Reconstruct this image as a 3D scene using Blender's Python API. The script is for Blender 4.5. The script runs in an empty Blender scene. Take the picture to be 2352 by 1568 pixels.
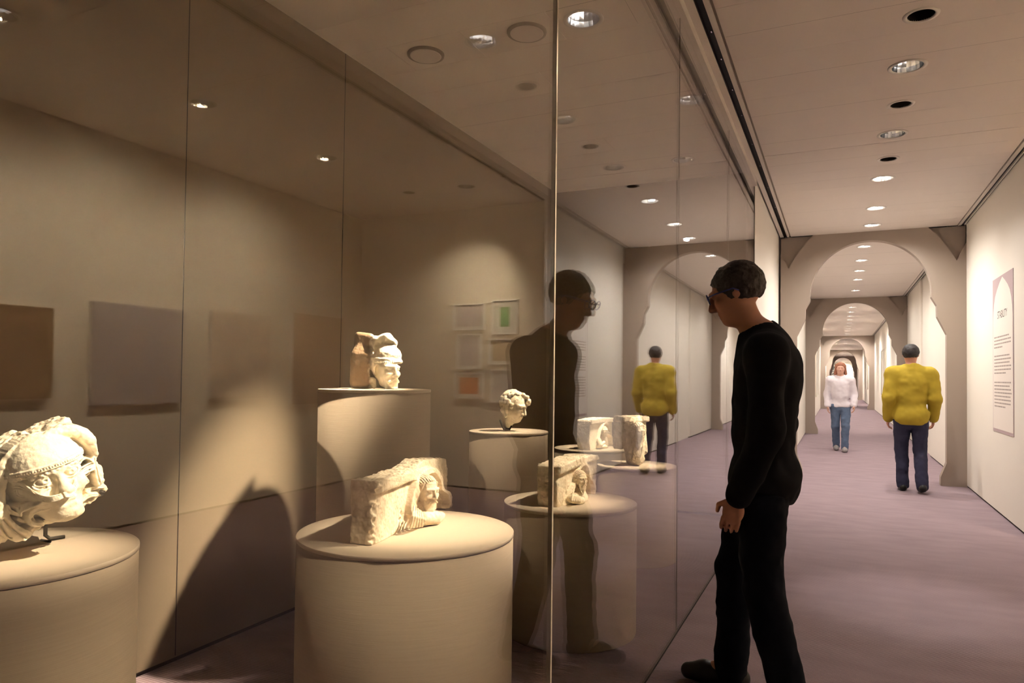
import bpy, bmesh, math, random
import numpy as np
from mathutils import Vector, Matrix
from mathutils.geometry import tessellate_polygon

# ------------------------------------------------------------------ camera, world, exposure
scene = bpy.context.scene
COL = scene.collection
FPX, SHIFT = 1602.0, 42.1
YAW, PITCH, ROLL = 0.437438, 0.0227827, 0.0117574
CAM = Vector((0.0, 0.0, 1.3))
_cy, _sy, _cp, _sp = math.cos(YAW), math.sin(YAW), math.cos(PITCH), math.sin(PITCH)
_F = Vector((-_sy * _cp, _cy * _cp, _sp))
_R0 = Vector((_cy, _sy, 0.0))
_U0 = _R0.cross(_F)
_R = _R0 * math.cos(ROLL) + _U0 * math.sin(ROLL)
_U = -_R0 * math.sin(ROLL) + _U0 * math.cos(ROLL)
cam_data = bpy.data.cameras.new('camera')
cam_data.sensor_width = 36.0
cam_data.sensor_fit = 'HORIZONTAL'
cam_data.lens = 36.0 * FPX / 2352.0
cam_data.shift_y = SHIFT / 2352.0
cam_data.clip_start = 0.02
cam_data.clip_end = 300
cam = bpy.data.objects.new('camera', cam_data)
COL.objects.link(cam)
m = Matrix.Identity(4)
for i in range(3):
    m[i][0], m[i][1], m[i][2], m[i][3] = _R[i], _U[i], -_F[i], CAM[i]
cam.matrix_world = m
scene.camera = cam

world = bpy.data.worlds.new('gallery_world')
scene.world = world
world.use_nodes = True
world.node_tree.nodes['Background'].inputs[0].default_value = (0.0, 0.0, 0.0, 1)
scene.view_settings.view_transform = 'Standard'
scene.view_settings.look = 'None'
scene.view_settings.gamma = 1.0
scene.view_settings.use_curve_mapping = False
scene.view_settings.exposure = 0.7
scene.cycles.use_light_tree = False
scene.cycles.use_denoising = True
scene.cycles.max_bounces = 6
scene.cycles.diffuse_bounces = 4
scene.cycles.glossy_bounces = 3
scene.cycles.transparent_max_bounces = 12
scene.cycles.use_adaptive_sampling = True
scene.cycles.adaptive_threshold = 0.04
scene.cycles.caustics_reflective = False
scene.cycles.caustics_refractive = False
scene.cycles.sample_clamp_indirect = 60.0

# light levels (watts) and colours
W_SCULPT, W_CASE, W_GEN, W_WALL, W_ROOM, W_FAR = 330.0, 160.0, 50.0, 40.0, 130.0, 62.0
C_WARM = (1.0, 0.82, 0.60)
C_GAL = (1.0, 0.94, 0.87)
C_ROOM = (1.0, 0.80, 0.53)

# room geometry (metres; x across the corridor, y along it)
XR, XL, XG, XB = 1.432, -0.71, -0.745, -2.69
ZC = 3.227
Y_END, Y_FRAMES, X_ROOM, Y_BACK = 6.80, 7.07, 3.90, -3.0
ARCHES = [10.12, 18.2, 34.0, 50.0, 64.0]
Y_FAR = 82.0


def px(x, y, p0, n):
    """pixel of the photograph -> point on the plane through p0 with normal n"""
    d = _R * ((x - 1176.0) / FPX) + _U * (-(y - 784.0 - SHIFT) / FPX) + _F
    p0, n = Vector(p0), Vector(n)
    return CAM + d * ((p0 - CAM).dot(n) / d.dot(n))


# ------------------------------------------------------------------ helpers
def link(o, parent=None):
    COL.objects.link(o)
    if parent is not None:
        o.parent = parent
    return o


def tag(o, label=None, cat=None, group=None, kind=None):
    if label: o['label'] = label
    if cat: o['category'] = cat
    if group: o['group'] = group
    if kind: o['kind'] = kind
    return o


def empty(name, loc=(0, 0, 0), rz=0.0, label=None, cat=None, group=None, kind=None):
    o = bpy.data.objects.new(name, None)
    o.empty_display_size = 0.1
    o.location = loc
    o.rotation_euler = (0, 0, rz)
    link(o)
    return tag(o, label, cat, group, kind)


def mesh_obj(name, bm, mat, parent=None, smooth=False, loc=None):
    me = bpy.data.meshes.new(name)
    bm.to_mesh(me)
    bm.free()
    if smooth:
        me.polygons.foreach_set('use_smooth', [True] * len(me.polygons))
    me.materials.append(mat)
    o = bpy.data.objects.new(name, me)
    link(o, parent)
    if loc is not None:
        o.location = loc
    return o


def add_box(bm, x0, x1, y0, y1, z0, z1):
    vs = [bm.verts.new(p) for p in ((x0, y0, z0), (x1, y0, z0), (x1, y1, z0), (x0, y1, z0),
                                    (x0, y0, z1), (x1, y0, z1), (x1, y1, z1), (x0, y1, z1))]
    for f in ((0, 3, 2, 1), (4, 5, 6, 7), (0, 1, 5, 4), (1, 2, 6, 5), (2, 3, 7, 6), (3, 0, 4, 7)):
        bm.faces.new([vs[i] for i in f])


def box(name, b, mat, parent=None, bevel=0.0):
    bm = bmesh.new()
    add_box(bm, *b)
    if bevel:
        bmesh.ops.bevel(bm, geom=list(bm.edges), offset=bevel, segments=2, affect='EDGES', profile=0.5)
    return mesh_obj(name, bm, mat, parent)


def structure(o):
    o['kind'] = 'structure'
    return o


def add_lathe(bm, prof, n=48, cx=0.0, cy=0.0, close_top=False, close_bot=False):
    rings = []
    for r, z in prof:
        rings.append([bm.verts.new((cx + r * math.cos(2 * math.pi * i / n), cy + r * math.sin(2 * math.pi * i / n), z)) for i in range(n)])
    for a, b in zip(rings, rings[1:]):
        for i in range(n):
            j = (i + 1) % n
            bm.faces.new((a[i], a[j], b[j], b[i]))
    if close_bot:
        bm.faces.new(list(reversed(rings[0])))
    if close_top:
        bm.faces.new(rings[-1])
    return rings


def add_tube(bm, pts, rad, n=10):
    """round bar through pts"""
    rings = []
    for i, p in enumerate(pts):
        p = Vector(p)
        t = (Vector(pts[min(i + 1, len(pts) - 1)]) - Vector(pts[max(i - 1, 0)])).normalized()
        a = t.orthogonal().normalized()
        b = t.cross(a)
        if rings:
            pa = prev_a - t * prev_a.dot(t)
            if pa.length > 1e-6:
                a = pa.normalized(); b = t.cross(a)
        prev_a = a
        r = rad[i] if isinstance(rad, (list, tuple)) else rad
        rings.append([bm.verts.new(p + (a * math.cos(2 * math.pi * k / n) + b * math.sin(2 * math.pi * k / n)) * r) for k in range(n)])
    for a, b in zip(rings, rings[1:]):
        for i in range(n):
            j = (i + 1) % n
            bm.faces.new((a[i], a[j], b[j], b[i]))
    bm.faces.new(list(reversed(rings[0])))
    bm.faces.new(rings[-1])


def add_prism(bm, poly, to3, depth_vec):
    """flat polygon (2-D points) extruded by depth_vec"""
    dv = Vector(depth_vec)
    a = [bm.verts.new(to3(*p)) for p in poly]
    b = [bm.verts.new(Vector(to3(*p)) + dv) for p in poly]
    n = len(poly)
    for t in tessellate_polygon([[Vector((p[0], p[1], 0)) for p in poly]]):
        bm.faces.new([a[i] for i in t])
        bm.faces.new([b[i] for i in reversed(t)])
    for i in range(n):
        j = (i + 1) % n
        bm.faces.new((a[j], a[i], b[i], b[j]))
    bmesh.ops.recalc_face_normals(bm, faces=list(bm.faces))


# ------------------------------------------------------------------ materials
def new_mat(name):
    mt = bpy.data.materials.new(name)
    mt.use_nodes = True
    return mt, mt.node_tree.nodes, mt.node_tree.links


def solid(name, col, rough=0.7, metal=0.0, var=0.0, scale=6.0, bump=0.0, bscale=60.0, spec=0.3, detail=4.0):
    mt, N, L = new_mat(name)
    p = N['Principled BSDF']
    p.inputs['Base Color'].default_value = (*col, 1)
    p.inputs['Roughness'].default_value = rough
    p.inputs['Metallic'].default_value = metal
    p.inputs['Specular IOR Level'].default_value = spec
    tc = N.new('ShaderNodeTexCoord')
    if var > 0:
        nz = N.new('ShaderNodeTexNoise')
        nz.inputs['Scale'].default_value = scale
        nz.inputs['Detail'].default_value = detail
        L.new(tc.outputs['Object'], nz.inputs['Vector'])
        mx = N.new('ShaderNodeMix'); mx.data_type = 'RGBA'
        mx.inputs[6].default_value = (*[c * (1 - var) for c in col], 1)
        mx.inputs[7].default_value = (*[min(1, c * (1 + var)) for c in col], 1)
        L.new(nz.outputs['Fac'], mx.inputs[0])
        L.new(mx.outputs[2], p.inputs['Base Color'])
    if bump > 0:
        nb = N.new('ShaderNodeTexNoise')
        nb.inputs['Scale'].default_value = bscale
        nb.inputs['Detail'].default_value = 5
        L.new(tc.outputs['Object'], nb.inputs['Vector'])
        bp = N.new('ShaderNodeBump')
        bp.inputs['Strength'].default_value = bump
        bp.inputs['Distance'].default_value = 0.004
        L.new(nb.outputs['Fac'], bp.inputs['Height'])
        L.new(bp.outputs['Normal'], p.inputs['Normal'])
    return mt


def emit(name, col, strength):
    mt, N, L = new_mat(name)
    p = N['Principled BSDF']
    p.inputs['Base Color'].default_value = (0.8, 0.8, 0.8, 1)
    p.inputs['Emission Color'].default_value = (*col, 1)
    p.inputs['Emission Strength'].default_value = strength
    return mt


def carpet_mat():
    mt, N, L = new_mat('mauve_ribbed_carpet')
    p = N['Principled BSDF']
    p.inputs['Roughness'].default_value = 0.95
    p.inputs['Specular IOR Level'].default_value = 0.1
    tc = N.new('ShaderNodeTexCoord')
    wv = N.new('ShaderNodeTexWave')
    wv.bands_direction = 'Y'
    wv.inputs['Scale'].default_value = 24.0
    wv.inputs['Distortion'].default_value = 0.35
    wv.inputs['Detail'].default_value = 1
    L.new(tc.outputs['Object'], wv.inputs['Vector'])
    n1 = N.new('ShaderNodeTexNoise'); n1.inputs['Scale'].default_value = 3.0; n1.inputs['Detail'].default_value = 8
    mp = N.new('ShaderNodeMapping'); mp.inputs['Scale'].default_value = (1.0, 2.2, 1)
    L.new(tc.outputs['Object'], mp.inputs['Vector']); L.new(mp.outputs['Vector'], n1.inputs['Vector'])
    n2 = N.new('ShaderNodeTexNoise'); n2.inputs['Scale'].default_value = 260.0
    L.new(tc.outputs['Object'], n2.inputs['Vector'])
    m1 = N.new('ShaderNodeMix'); m1.data_type = 'RGBA'
    m1.inputs[6].default_value = (0.30, 0.222, 0.25, 1); m1.inputs[7].default_value = (0.45, 0.342, 0.38, 1)
    L.new(n1.outputs['Fac'], m1.inputs[0])
    m2 = N.new('ShaderNodeMix'); m2.data_type = 'RGBA'; m2.blend_type = 'MULTIPLY'
    m2.inputs[0].default_value = 0.3
    L.new(m1.outputs[2], m2.inputs[6]); L.new(wv.outputs['Color'], m2.inputs[7])
    m3 = N.new('ShaderNodeMix'); m3.data_type = 'RGBA'; m3.blend_type = 'OVERLAY'
    m3.inputs[0].default_value = 0.25
    L.new(m2.outputs[2], m3.inputs[6]); L.new(n2.outputs['Fac'], m3.inputs[7])
    L.new(m3.outputs[2], p.inputs['Base Color'])
    bp = N.new('ShaderNodeBump'); bp.inputs['Strength'].default_value = 0.5; bp.inputs['Distance'].default_value = 0.004
    L.new(wv.outputs['Fac'], bp.inputs['Height']); L.new(bp.outputs['Normal'], p.inputs['Normal'])
    return mt


def weave_mat(name, col):
    """cloth-wrapped surface: fine horizontal threads"""
    mt, N, L = new_mat(name)
    p = N['Principled BSDF']
    p.inputs['Roughness'].default_value = 0.75
    p.inputs['Specular IOR Level'].default_value = 0.2
    tc = N.new('ShaderNodeTexCoord')
    mp = N.new('ShaderNodeMapping'); mp.inputs['Scale'].default_value = (4, 4, 160)
    nz = N.new('ShaderNodeTexNoise'); nz.inputs['Scale'].default_value = 2.0; nz.inputs['Detail'].default_value = 3
    L.new(tc.outputs['Object'], mp.inputs['Vector']); L.new(mp.outputs['Vector'], nz.inputs['Vector'])
    mx = N.new('ShaderNodeMix'); mx.data_type = 'RGBA'
    mx.inputs[6].default_value = (*[c * 0.9 for c in col], 1); mx.inputs[7].default_value = (*[c * 1.08 for c in col], 1)
    L.new(nz.outputs['Fac'], mx.inputs[0]); L.new(mx.outputs[2], p.inputs['Base Color'])
    bp = N.new('ShaderNodeBump'); bp.inputs['Strength'].default_value = 0.12; bp.inputs['Distance'].default_value = 0.003
    L.new(nz.outputs['Fac'], bp.inputs['Height']); L.new(bp.outputs['Normal'], p.inputs['Normal'])
    return mt


def perforated_mat():
    mt, N, L = new_mat('perforated_ceiling_metal')
    p = N['Principled BSDF']
    p.inputs['Roughness'].default_value = 0.6
    tc = N.new('ShaderNodeTexCoord')
    vo = N.new('ShaderNodeTexVoronoi'); vo.inputs['Scale'].default_value = 130.0; vo.inputs['Randomness'].default_value = 0.0
    L.new(tc.outputs['Object'], vo.inputs['Vector'])
    gt = N.new('ShaderNodeMath'); gt.operation = 'GREATER_THAN'; gt.inputs[1].default_value = 0.27
    L.new(vo.outputs['Distance'], gt.inputs[0])
    mx = N.new('ShaderNodeMix'); mx.data_type = 'RGBA'
    mx.inputs[6].default_value = (0.25, 0.22, 0.19, 1); mx.inputs[7].default_value = (0.84, 0.77, 0.68, 1)
    L.new(gt.outputs[0], mx.inputs[0]); L.new(mx.outputs[2], p.inputs['Base Color'])
    return mt


def stone_mat(name, col, dark):
    mt, N, L = new_mat(name)
    p = N['Principled BSDF']
    p.inputs['Roughness'].default_value = 0.9
    p.inputs['Specular IOR Level'].default_value = 0.15
    tc = N.new('ShaderNodeTexCoord')
    n1 = N.new('ShaderNodeTexNoise'); n1.inputs['Scale'].default_value = 14.0; n1.inputs['Detail'].default_value = 8
    n1.inputs['Roughness'].default_value = 0.65
    L.new(tc.outputs['Object'], n1.inputs['Vector'])
    cr = N.new('ShaderNodeValToRGB')
    cr.color_ramp.elements[0].position = 0.3; cr.color_ramp.elements[0].color = (*dark, 1)
    cr.color_ramp.elements[1].position = 0.58; cr.color_ramp.elements[1].color = (*col, 1)
    L.new(n1.outputs['Fac'], cr.inputs['Fac']); L.new(cr.outputs['Color'], p.inputs['Base Color'])
    n2 = N.new('ShaderNodeTexNoise'); n2.inputs['Scale'].default_value = 180.0; n2.inputs['Detail'].default_value = 6
    L.new(tc.outputs['Object'], n2.inputs['Vector'])
    bp = N.new('ShaderNodeBump'); bp.inputs['Strength'].default_value = 0.35; bp.inputs['Distance'].default_value = 0.003
    L.new(n2.outputs['Fac'], bp.inputs['Height']); L.new(bp.outputs['Normal'], p.inputs['Normal'])
    return mt


def shaded_stained_stone(name, clean, shade_brown):
    """limestone with the shade of its unlit broken side painted in (object x), plus brown stains"""
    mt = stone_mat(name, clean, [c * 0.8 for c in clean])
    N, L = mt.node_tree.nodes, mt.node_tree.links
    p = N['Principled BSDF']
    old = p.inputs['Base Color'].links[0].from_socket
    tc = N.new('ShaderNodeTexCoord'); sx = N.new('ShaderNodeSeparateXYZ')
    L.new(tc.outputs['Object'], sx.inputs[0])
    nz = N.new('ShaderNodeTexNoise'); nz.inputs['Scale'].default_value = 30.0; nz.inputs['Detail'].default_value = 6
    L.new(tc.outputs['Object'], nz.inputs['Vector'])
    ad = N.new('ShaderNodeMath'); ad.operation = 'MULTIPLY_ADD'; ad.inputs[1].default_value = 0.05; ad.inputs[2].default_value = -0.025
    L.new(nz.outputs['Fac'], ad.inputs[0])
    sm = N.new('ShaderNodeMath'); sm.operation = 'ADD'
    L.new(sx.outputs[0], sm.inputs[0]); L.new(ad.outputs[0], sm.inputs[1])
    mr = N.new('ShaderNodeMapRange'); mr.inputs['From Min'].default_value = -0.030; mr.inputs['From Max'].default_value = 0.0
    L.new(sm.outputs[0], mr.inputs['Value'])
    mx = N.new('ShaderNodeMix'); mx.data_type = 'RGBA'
    mx.inputs[6].default_value = (*shade_brown, 1)  # colour of the painted shade and brown stain on the unlit side
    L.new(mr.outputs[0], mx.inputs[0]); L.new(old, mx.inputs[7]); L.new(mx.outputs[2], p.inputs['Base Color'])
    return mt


def glass_mat():
    """clear pane: Fresnel-weighted mirror reflection over straight transmission (both faces of the slab)"""
    mt, N, L = new_mat('clear_case_glass')
    N.remove(N['Principled BSDF'])
    out = N['Material Output']
    lw = N.new('ShaderNodeLayerWeight'); lw.inputs['Blend'].default_value = 0.5
    pw = N.new('ShaderNodeMath'); pw.operation = 'POWER'; pw.inputs[1].default_value = 5.0
    L.new(lw.outputs['Facing'], pw.inputs[0])
    ma = N.new('ShaderNodeMath'); ma.operation = 'MULTIPLY_ADD'
    ma.inputs[1].default_value = 0.957; ma.inputs[2].default_value = 0.043
    L.new(pw.outputs[0], ma.inputs[0])
    tr = N.new('ShaderNodeBsdfTransparent'); tr.inputs[0].default_value = (0.985, 0.985, 0.975, 1)
    gl = N.new('ShaderNodeBsdfAnisotropic') if False else N.new('ShaderNodeBsdfGlossy')
    gl.inputs['Roughness'].default_value = 0.0
    gl.inputs['Color'].default_value = (1, 1, 1, 1)
    mx = N.new('ShaderNodeMixShader')
    L.new(ma.outputs[0], mx.inputs[0]); L.new(tr.outputs[0], mx.inputs[1]); L.new(gl.outputs[0], mx.inputs[2])
    L.new(mx.outputs[0], out.inputs['Surface'])
    return mt


M = dict(
    carpet=carpet_mat(),
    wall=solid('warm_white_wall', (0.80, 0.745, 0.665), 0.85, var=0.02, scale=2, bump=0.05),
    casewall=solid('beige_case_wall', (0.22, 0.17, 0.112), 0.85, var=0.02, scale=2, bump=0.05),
    arch=solid('taupe_arch_paint', (0.37, 0.30, 0.25), 0.85, var=0.03, scale=2),
    ceil=solid('ceiling_panel_paint', (0.74, 0.665, 0.60), 0.55, var=0.015, scale=2, spec=0.35),
    perf=perforated_mat(),
    caseceil=solid('white_case_ceiling', (0.84, 0.77, 0.68), 0.6, var=0.015, scale=2),
    trim=solid('ceiling_trim_paint', (0.68, 0.62, 0.56), 0.5),
    black=solid('slot_black', (0.012, 0.01, 0.01), 0.6),
    blackcan=solid('black_baffle', (0.015, 0.013, 0.012), 0.45),
    gapdark=solid('shadow_gap', (0.03, 0.022, 0.02), 0.8),
    back=solid('ceiling_void', (0.08, 0.07, 0.06), 0.9),
    chrome=solid('polished_reflector', (0.82, 0.82, 0.83), 0.16, metal=1.0),
    satin=solid('satin_reflector', (0.30, 0.29, 0.28), 0.4, metal=0.6),
    alu=solid('brushed_aluminium', (0.62, 0.55, 0.44), 0.35, metal=0.2),
    seam=solid('silicone_seam', (0.30, 0.25, 0.19), 0.5),
    ring=solid('white_trim_ring', (0.72, 0.68, 0.63), 0.45),
    lamp=emit('lamp_glow', (1.0, 0.93, 0.84), 26.0),
    lampdim=emit('lamp_face', (1.0, 0.93, 0.86), 3.0),
    ped=weave_mat('pedestal_cloth', (0.46, 0.375, 0.275)),
    pedtop=solid('pedestal_top', (0.54, 0.455, 0.345), 0.7, var=0.02, scale=5),
    stone=stone_mat('pale_limestone', (0.88, 0.79, 0.62), (0.76, 0.65, 0.48)),
    stone2=stone_mat('weathered_limestone', (0.80, 0.70, 0.54), (0.55, 0.44, 0.30)),
    stone3=shaded_stained_stone('shaded_blotched_limestone', (0.88, 0.79, 0.62), (0.22, 0.145, 0.085)),
    iron=solid('dark_steel_mount', (0.03, 0.026, 0.022), 0.45, metal=0.6),
    glass=glass_mat(),
    mauve=solid('mauve_print', (0.47, 0.36, 0.37), 0.8),
    cream=solid('cream_print', (0.80, 0.725, 0.66), 0.8),
    ink=solid('dark_ink', (0.08, 0.065, 0.06), 0.8),
    inkgrey=solid('grey_ink', (0.36, 0.30, 0.27), 0.8),
    frame=solid('white_frame_wood', (0.93, 0.92, 0.90), 0.5),
    mount=solid('white_mount_card', (0.80, 0.78, 0.76), 0.8),
)

# ------------------------------------------------------------------ the setting
structure(box('floor', (-3.2, 4.2, Y_BACK - 0.2, Y_FAR + 0.2, -0.1, 0.0), M['carpet']))
ceiling = structure(box('ceiling', (-3.2, 4.2, Y_BACK - 0.2, Y_FAR + 0.2, ZC + 0.32, ZC + 0.42), M['back']))


def wall(name, b, mat, gap=True, face=None):
    """wall slab floating 22 mm above the carpet on a recessed dark plinth"""
    x0, x1, y0, y1 = b
    o = structure(box(name, (x0, x1, y0, y1, 0.022 if gap else 0.0, ZC + 0.32), mat))
    return o


def plinth(name, b):
    x0, x1, y0, y1 = b
    return structure(box(name, (x0, x1, y0, y1, 0.0, 0.021), M['gapdark']))


# near right: the room opening, its end wall with the small frames, its far wall with the canvases
wall('wall_room_end', (XR, X_ROOM + 0.1, Y_FRAMES, Y_FRAMES + 0.12), M['wall'])
plinth('baseboard_room_end', (XR + 0.02, X_ROOM, Y_FRAMES + 0.015, Y_FRAMES + 0.11))
wall('wall_room_side', (X_ROOM, X_ROOM + 0.12, Y_BACK, Y_FRAMES - 0.001), M['wall'])
plinth('baseboard_room_side', (X_ROOM + 0.015, X_ROOM + 0.11, Y_BACK, Y_FRAMES - 0.002))
wall('wall_behind', (-3.2, 4.2, Y_BACK - 0.15, Y_BACK - 0.001), M['wall'])
# case interior
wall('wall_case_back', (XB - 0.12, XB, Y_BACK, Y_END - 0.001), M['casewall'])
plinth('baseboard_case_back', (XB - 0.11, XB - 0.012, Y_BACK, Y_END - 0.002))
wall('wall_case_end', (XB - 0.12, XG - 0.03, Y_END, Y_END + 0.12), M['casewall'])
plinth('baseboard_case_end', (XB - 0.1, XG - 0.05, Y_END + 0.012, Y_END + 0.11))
# panel joints of the case back wall: thin recessed-looking dark strips standing in the butt joints
wcb = bpy.data.objects['wall_case_back']
for yj in (2.225, 3.335):
    box('panel_joint', (XB - 0.004, XB + 0.0012, yj - 0.002, yj + 0.002, 0.03, ZC), M['gapdark'], wcb)
# left corridor wall beyond the glass and the right wall, bay by bay between the arches
bays = [Y_FRAMES + 0.12] + [v for a in ARCHES for v in (a, a + 0.14)] + [Y_FAR]
wall('wall_left', (XL - 0.1, XL - 0.025, 7.125, ARCHES[0]), M['wall'])
plinth('baseboard_left', (XL - 0.09, XL - 0.037, 7.13, ARCHES[0]))
wall('wall_right', (XR, XR + 0.1, Y_FRAMES + 0.1205, ARCHES[0]), M['wall'])
plinth('baseboard_right', (XR + 0.012, XR + 0.09, Y_FRAMES + 0.125, ARCHES[0]))
for k, a in enumerate(ARCHES):
    y0 = a + 0.14
    y1 = ARCHES[k + 1] if k + 1 < len(ARCHES) else Y_FAR
    wall('wall_left', (XL - 0.1, XL, y0, y1), M['wall'])
    plinth('baseboard_left', (XL - 0.09, XL - 0.012, y0, y1))
    if k == 0:      # a shallow recess without shadow gap in the first bay
        wall('wall_right', (XR, XR + 0.1, y0, 14.0), M['wall'])
        wall('wall_right', (XR + 0.035, XR + 0.1, 14.001, 15.4), M['wall'], gap=False)
        wall('wall_right', (XR, XR + 0.1, 15.401, y1), M['wall'])
        plinth('baseboard_right', (XR + 0.012, XR + 0.09, y0, 13.99))
        plinth('baseboard_right', (XR + 0.012, XR + 0.09, 15.41, y1))
    else:
        wall('wall_right', (XR, XR + 0.1, y0, y1), M['wall'])
        plinth('baseboard_right', (XR + 0.012, XR + 0.09, y0, y1))
wall('wall_far_end', (XL - 0.1, XR + 0.1, Y_FAR, Y_FAR + 0.1), M['wall'])

# arches
XC, AR, AZ = 0.36, 0.70, 2.41
half = [(AR * math.sin(t), AZ + AR * math.cos(t)) for t in np.linspace(0, math.radians(95), 22)]
half += [(0.757, 2.237), (0.760, 2.10), (0.863, 1.874), (0.860, 0.285), (0.795, 0.105), (0.795, 0.0)]
prof = [(XC + a, b) for a, b in half][::-1][:-1] + [(XC - a, b) for a, b in half]      # right foot -> apex -> left foot
sp_r = [(1.025, ZC), (1.111, 3.14), (1.209, 3.003), (1.28, 2.884), (1.331, 2.790), (1.383, 2.907), (XR, 3.003)]
sp_l = [(2 * XC - x, z) for x, z in sp_r]
for k, a in enumerate(ARCHES):
    bm = bmesh.new()
    poly = [(XL, 0.0)] + sp_l[::-1] + sp_r + [(XR, 0.0)] + prof
    poly[1] = (XL, sp_l[-1][1])
    add_prism(bm, poly, lambda x, z, a=a: (x, a, z), (0, 0.055, 0))
    aw = structure(mesh_obj('wall_arch', bm, M['arch']))
    bm = bmesh.new()
    poly = [(XL, 0.0), (XL, ZC), (XR, ZC), (XR, 0.0)] + prof
    add_prism(bm, poly, lambda x, z, a=a: (x, a + 0.056, z), (0, 0.08, 0))
    mesh_obj('back_panel', bm, M['arch'], aw)


# ---- ceiling panels with round holes
def panel(bm, x0, x1, y0, y1, holes=(), z=ZC, t=0.012, seg=40):
    """one ceiling panel; holes = [(cx, cy, r)], cut as round openings"""
    hs = sorted(holes)
    cuts = [x0] + [(hs[i][0] + hs[i + 1][0]) / 2 for i in range(len(hs) - 1)] + [x1]
    if not hs:
        add_box(bm, x0, x1, y0, y1, z, z + t)
        return
    for (cx, cy, r), xa, xb in zip(hs, cuts, cuts[1:]):
        angs = [2 * math.pi * i / seg for i in range(seg)]
        for c in ((xa, y0), (xb, y0), (xb, y1), (xa, y1)):
            angs.append(math.atan2(c[1] - cy, c[0] - cx) % (2 * math.pi))
        angs = sorted(set(round(v, 6) for v in angs))
        inn, out, up = [], [], []
        for v in angs:
            dx, dy = math.cos(v), math.sin(v)
            s = min([((xb - cx) / dx if dx > 1e-9 else (xa - cx) / dx if dx < -1e-9 else 1e9),
                     ((y1 - cy) / dy if dy > 1e-9 else (y0 - cy) / dy if dy < -1e-9 else 1e9)])
            inn.append(bm.verts.new((cx + r * dx, cy + r * dy, z)))
            up.append(bm.verts.new((cx + r * dx, cy + r * dy, z + t)))
            out.append(bm.verts.new((cx + s * dx, cy + s * dy, z)))
        n = len(angs)
        for i in range(n):
            j = (i + 1) % n
            bm.faces.new((inn[i], inn[j], out[j], out[i]))
            bm.faces.new((inn[j], inn[i], up[i], up[j]))


# downlights: (x, y, kind); kinds: bright = lamp glares towards the camera, can = chrome reflector, hole = black baffle
LX = 0.385
corr = [(LX, 2.20, 'can'), (LX, 3.53, 'can'), (LX, 4.864, 'can'), (LX, 6.17, 'can'),
        (LX, 7.50, 'bright'), (LX, 8.77, 'bright'), (LX, 9.716, 'bright')]
corr_holes = [(LX + 0.01, 2.87, 'hole'), (LX + 0.01, 4.20, 'hole'), (LX + 0.01, 5.52, 'hole'), (LX + 0.01, 6.85, 'hole')]
case_l = [(-1.248, 3.528, 'can'), (-0.925, 4.87, 'can'), (-1.241, 6.187, 'can')]
case_discs = [(-2.25, 3.536), (-1.582, 3.528)]
room_l = [(2.64, 3.55, 'can'), (2.65, 4.895, 'can'), (1.955, 6.208, 'can'), (2.63, 6.186, 'hole'), (2.64, 2.2, 'can')]
R_CAN, R_HOLE, R_DISC = 0.088, 0.066, 0.094
rad = {'can': R_CAN, 'bright': R_CAN, 'hole': R_HOLE}
PITCHY, Y0S = 0.3325, 4.70


def strip(x0, x1, ylo, yhi, lights, mats, extra_x=None, gap=0.0008):
    k0 = math.floor((ylo - Y0S) / PITCHY)
    y = Y0S + k0 * PITCHY
    while y < yhi - 0.02:
        a, b = max(y, ylo), min(y + PITCHY, yhi)
        g2 = 0.003 if abs(b - (Y0S + 5 * PITCHY)) < 0.02 else gap
        g1 = 0.003 if abs(a - (Y0S + 5 * PITCHY)) < 0.02 else gap
        hs = [(lx, ly, rad[kd]) for lx, ly, kd in lights if a < ly < b]
        mat, cuts = mats(a, b)
        xs = [x0] + [c for c in (cuts or [])] + [x1]
        for xa, xb in zip(xs, xs[1:]):
            bm = bmesh.new()
            h2 = [h for h in hs if xa < h[0] < xb]
            panel(bm, xa + (gap if xa > x0 else 0), xb - (gap if xb < x1 else 0), a + g1, b - g2, h2)
            mesh_obj('ceiling_panel', bm, mat, ceiling)
        y += PITCHY


strip(-0.583, 1.332, Y_BACK, ARCHES[0], corr + corr_holes, lambda a, b: (M['ceil'], None))


def case_mats(a, b):
    if b < 3.45:
        return M['perf'], None
    if a < 3.6:
        return M['caseceil'], [-2.42, -1.93, -1.41, -0.99]
    return M['caseceil'], [-1.72] if int(round(a / PITCHY)) % 4 == 0 else None


strip(XB, XG - 0.06, Y_BACK, Y_END, case_l, case_mats)
strip(1.47, X_ROOM, Y_BACK, Y_FRAMES, room_l, lambda a, b: (M['ceil'], None))

# far bays: ceiling sheet per bay, fixtures mounted in openings
far_l = []
for k, a in enumerate(ARCHES):
    y0 = a + 0.136
    y1 = ARCHES[k + 1] if k + 1 < len(ARCHES) else Y_FAR
    if k == 0:
        ys = [11.25, 12.543, 13.737, 14.925, 16.74]
    else:
        n = int((y1 - y0) / (1.33 if k == 1 else 2.4))
        ys = [y0 + (i + 0.6) * (y1 - y0) / n for i in range(n)]
    yy = [y0] + [(u + v) / 2 for u, v in zip(ys, ys[1:])] + [y1]
    for (u, v), yl in zip(zip(yy, yy[1:]), ys):
        bm = bmesh.new()
        panel(bm, -0.583, 1.332, u + 0.002, v - 0.002, [(LX - 0.04, yl, R_CAN)])
        mesh_obj('ceiling_panel', bm, M['ceil'], ceiling)
        far_l.append((LX - 0.04, yl, k))

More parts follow.
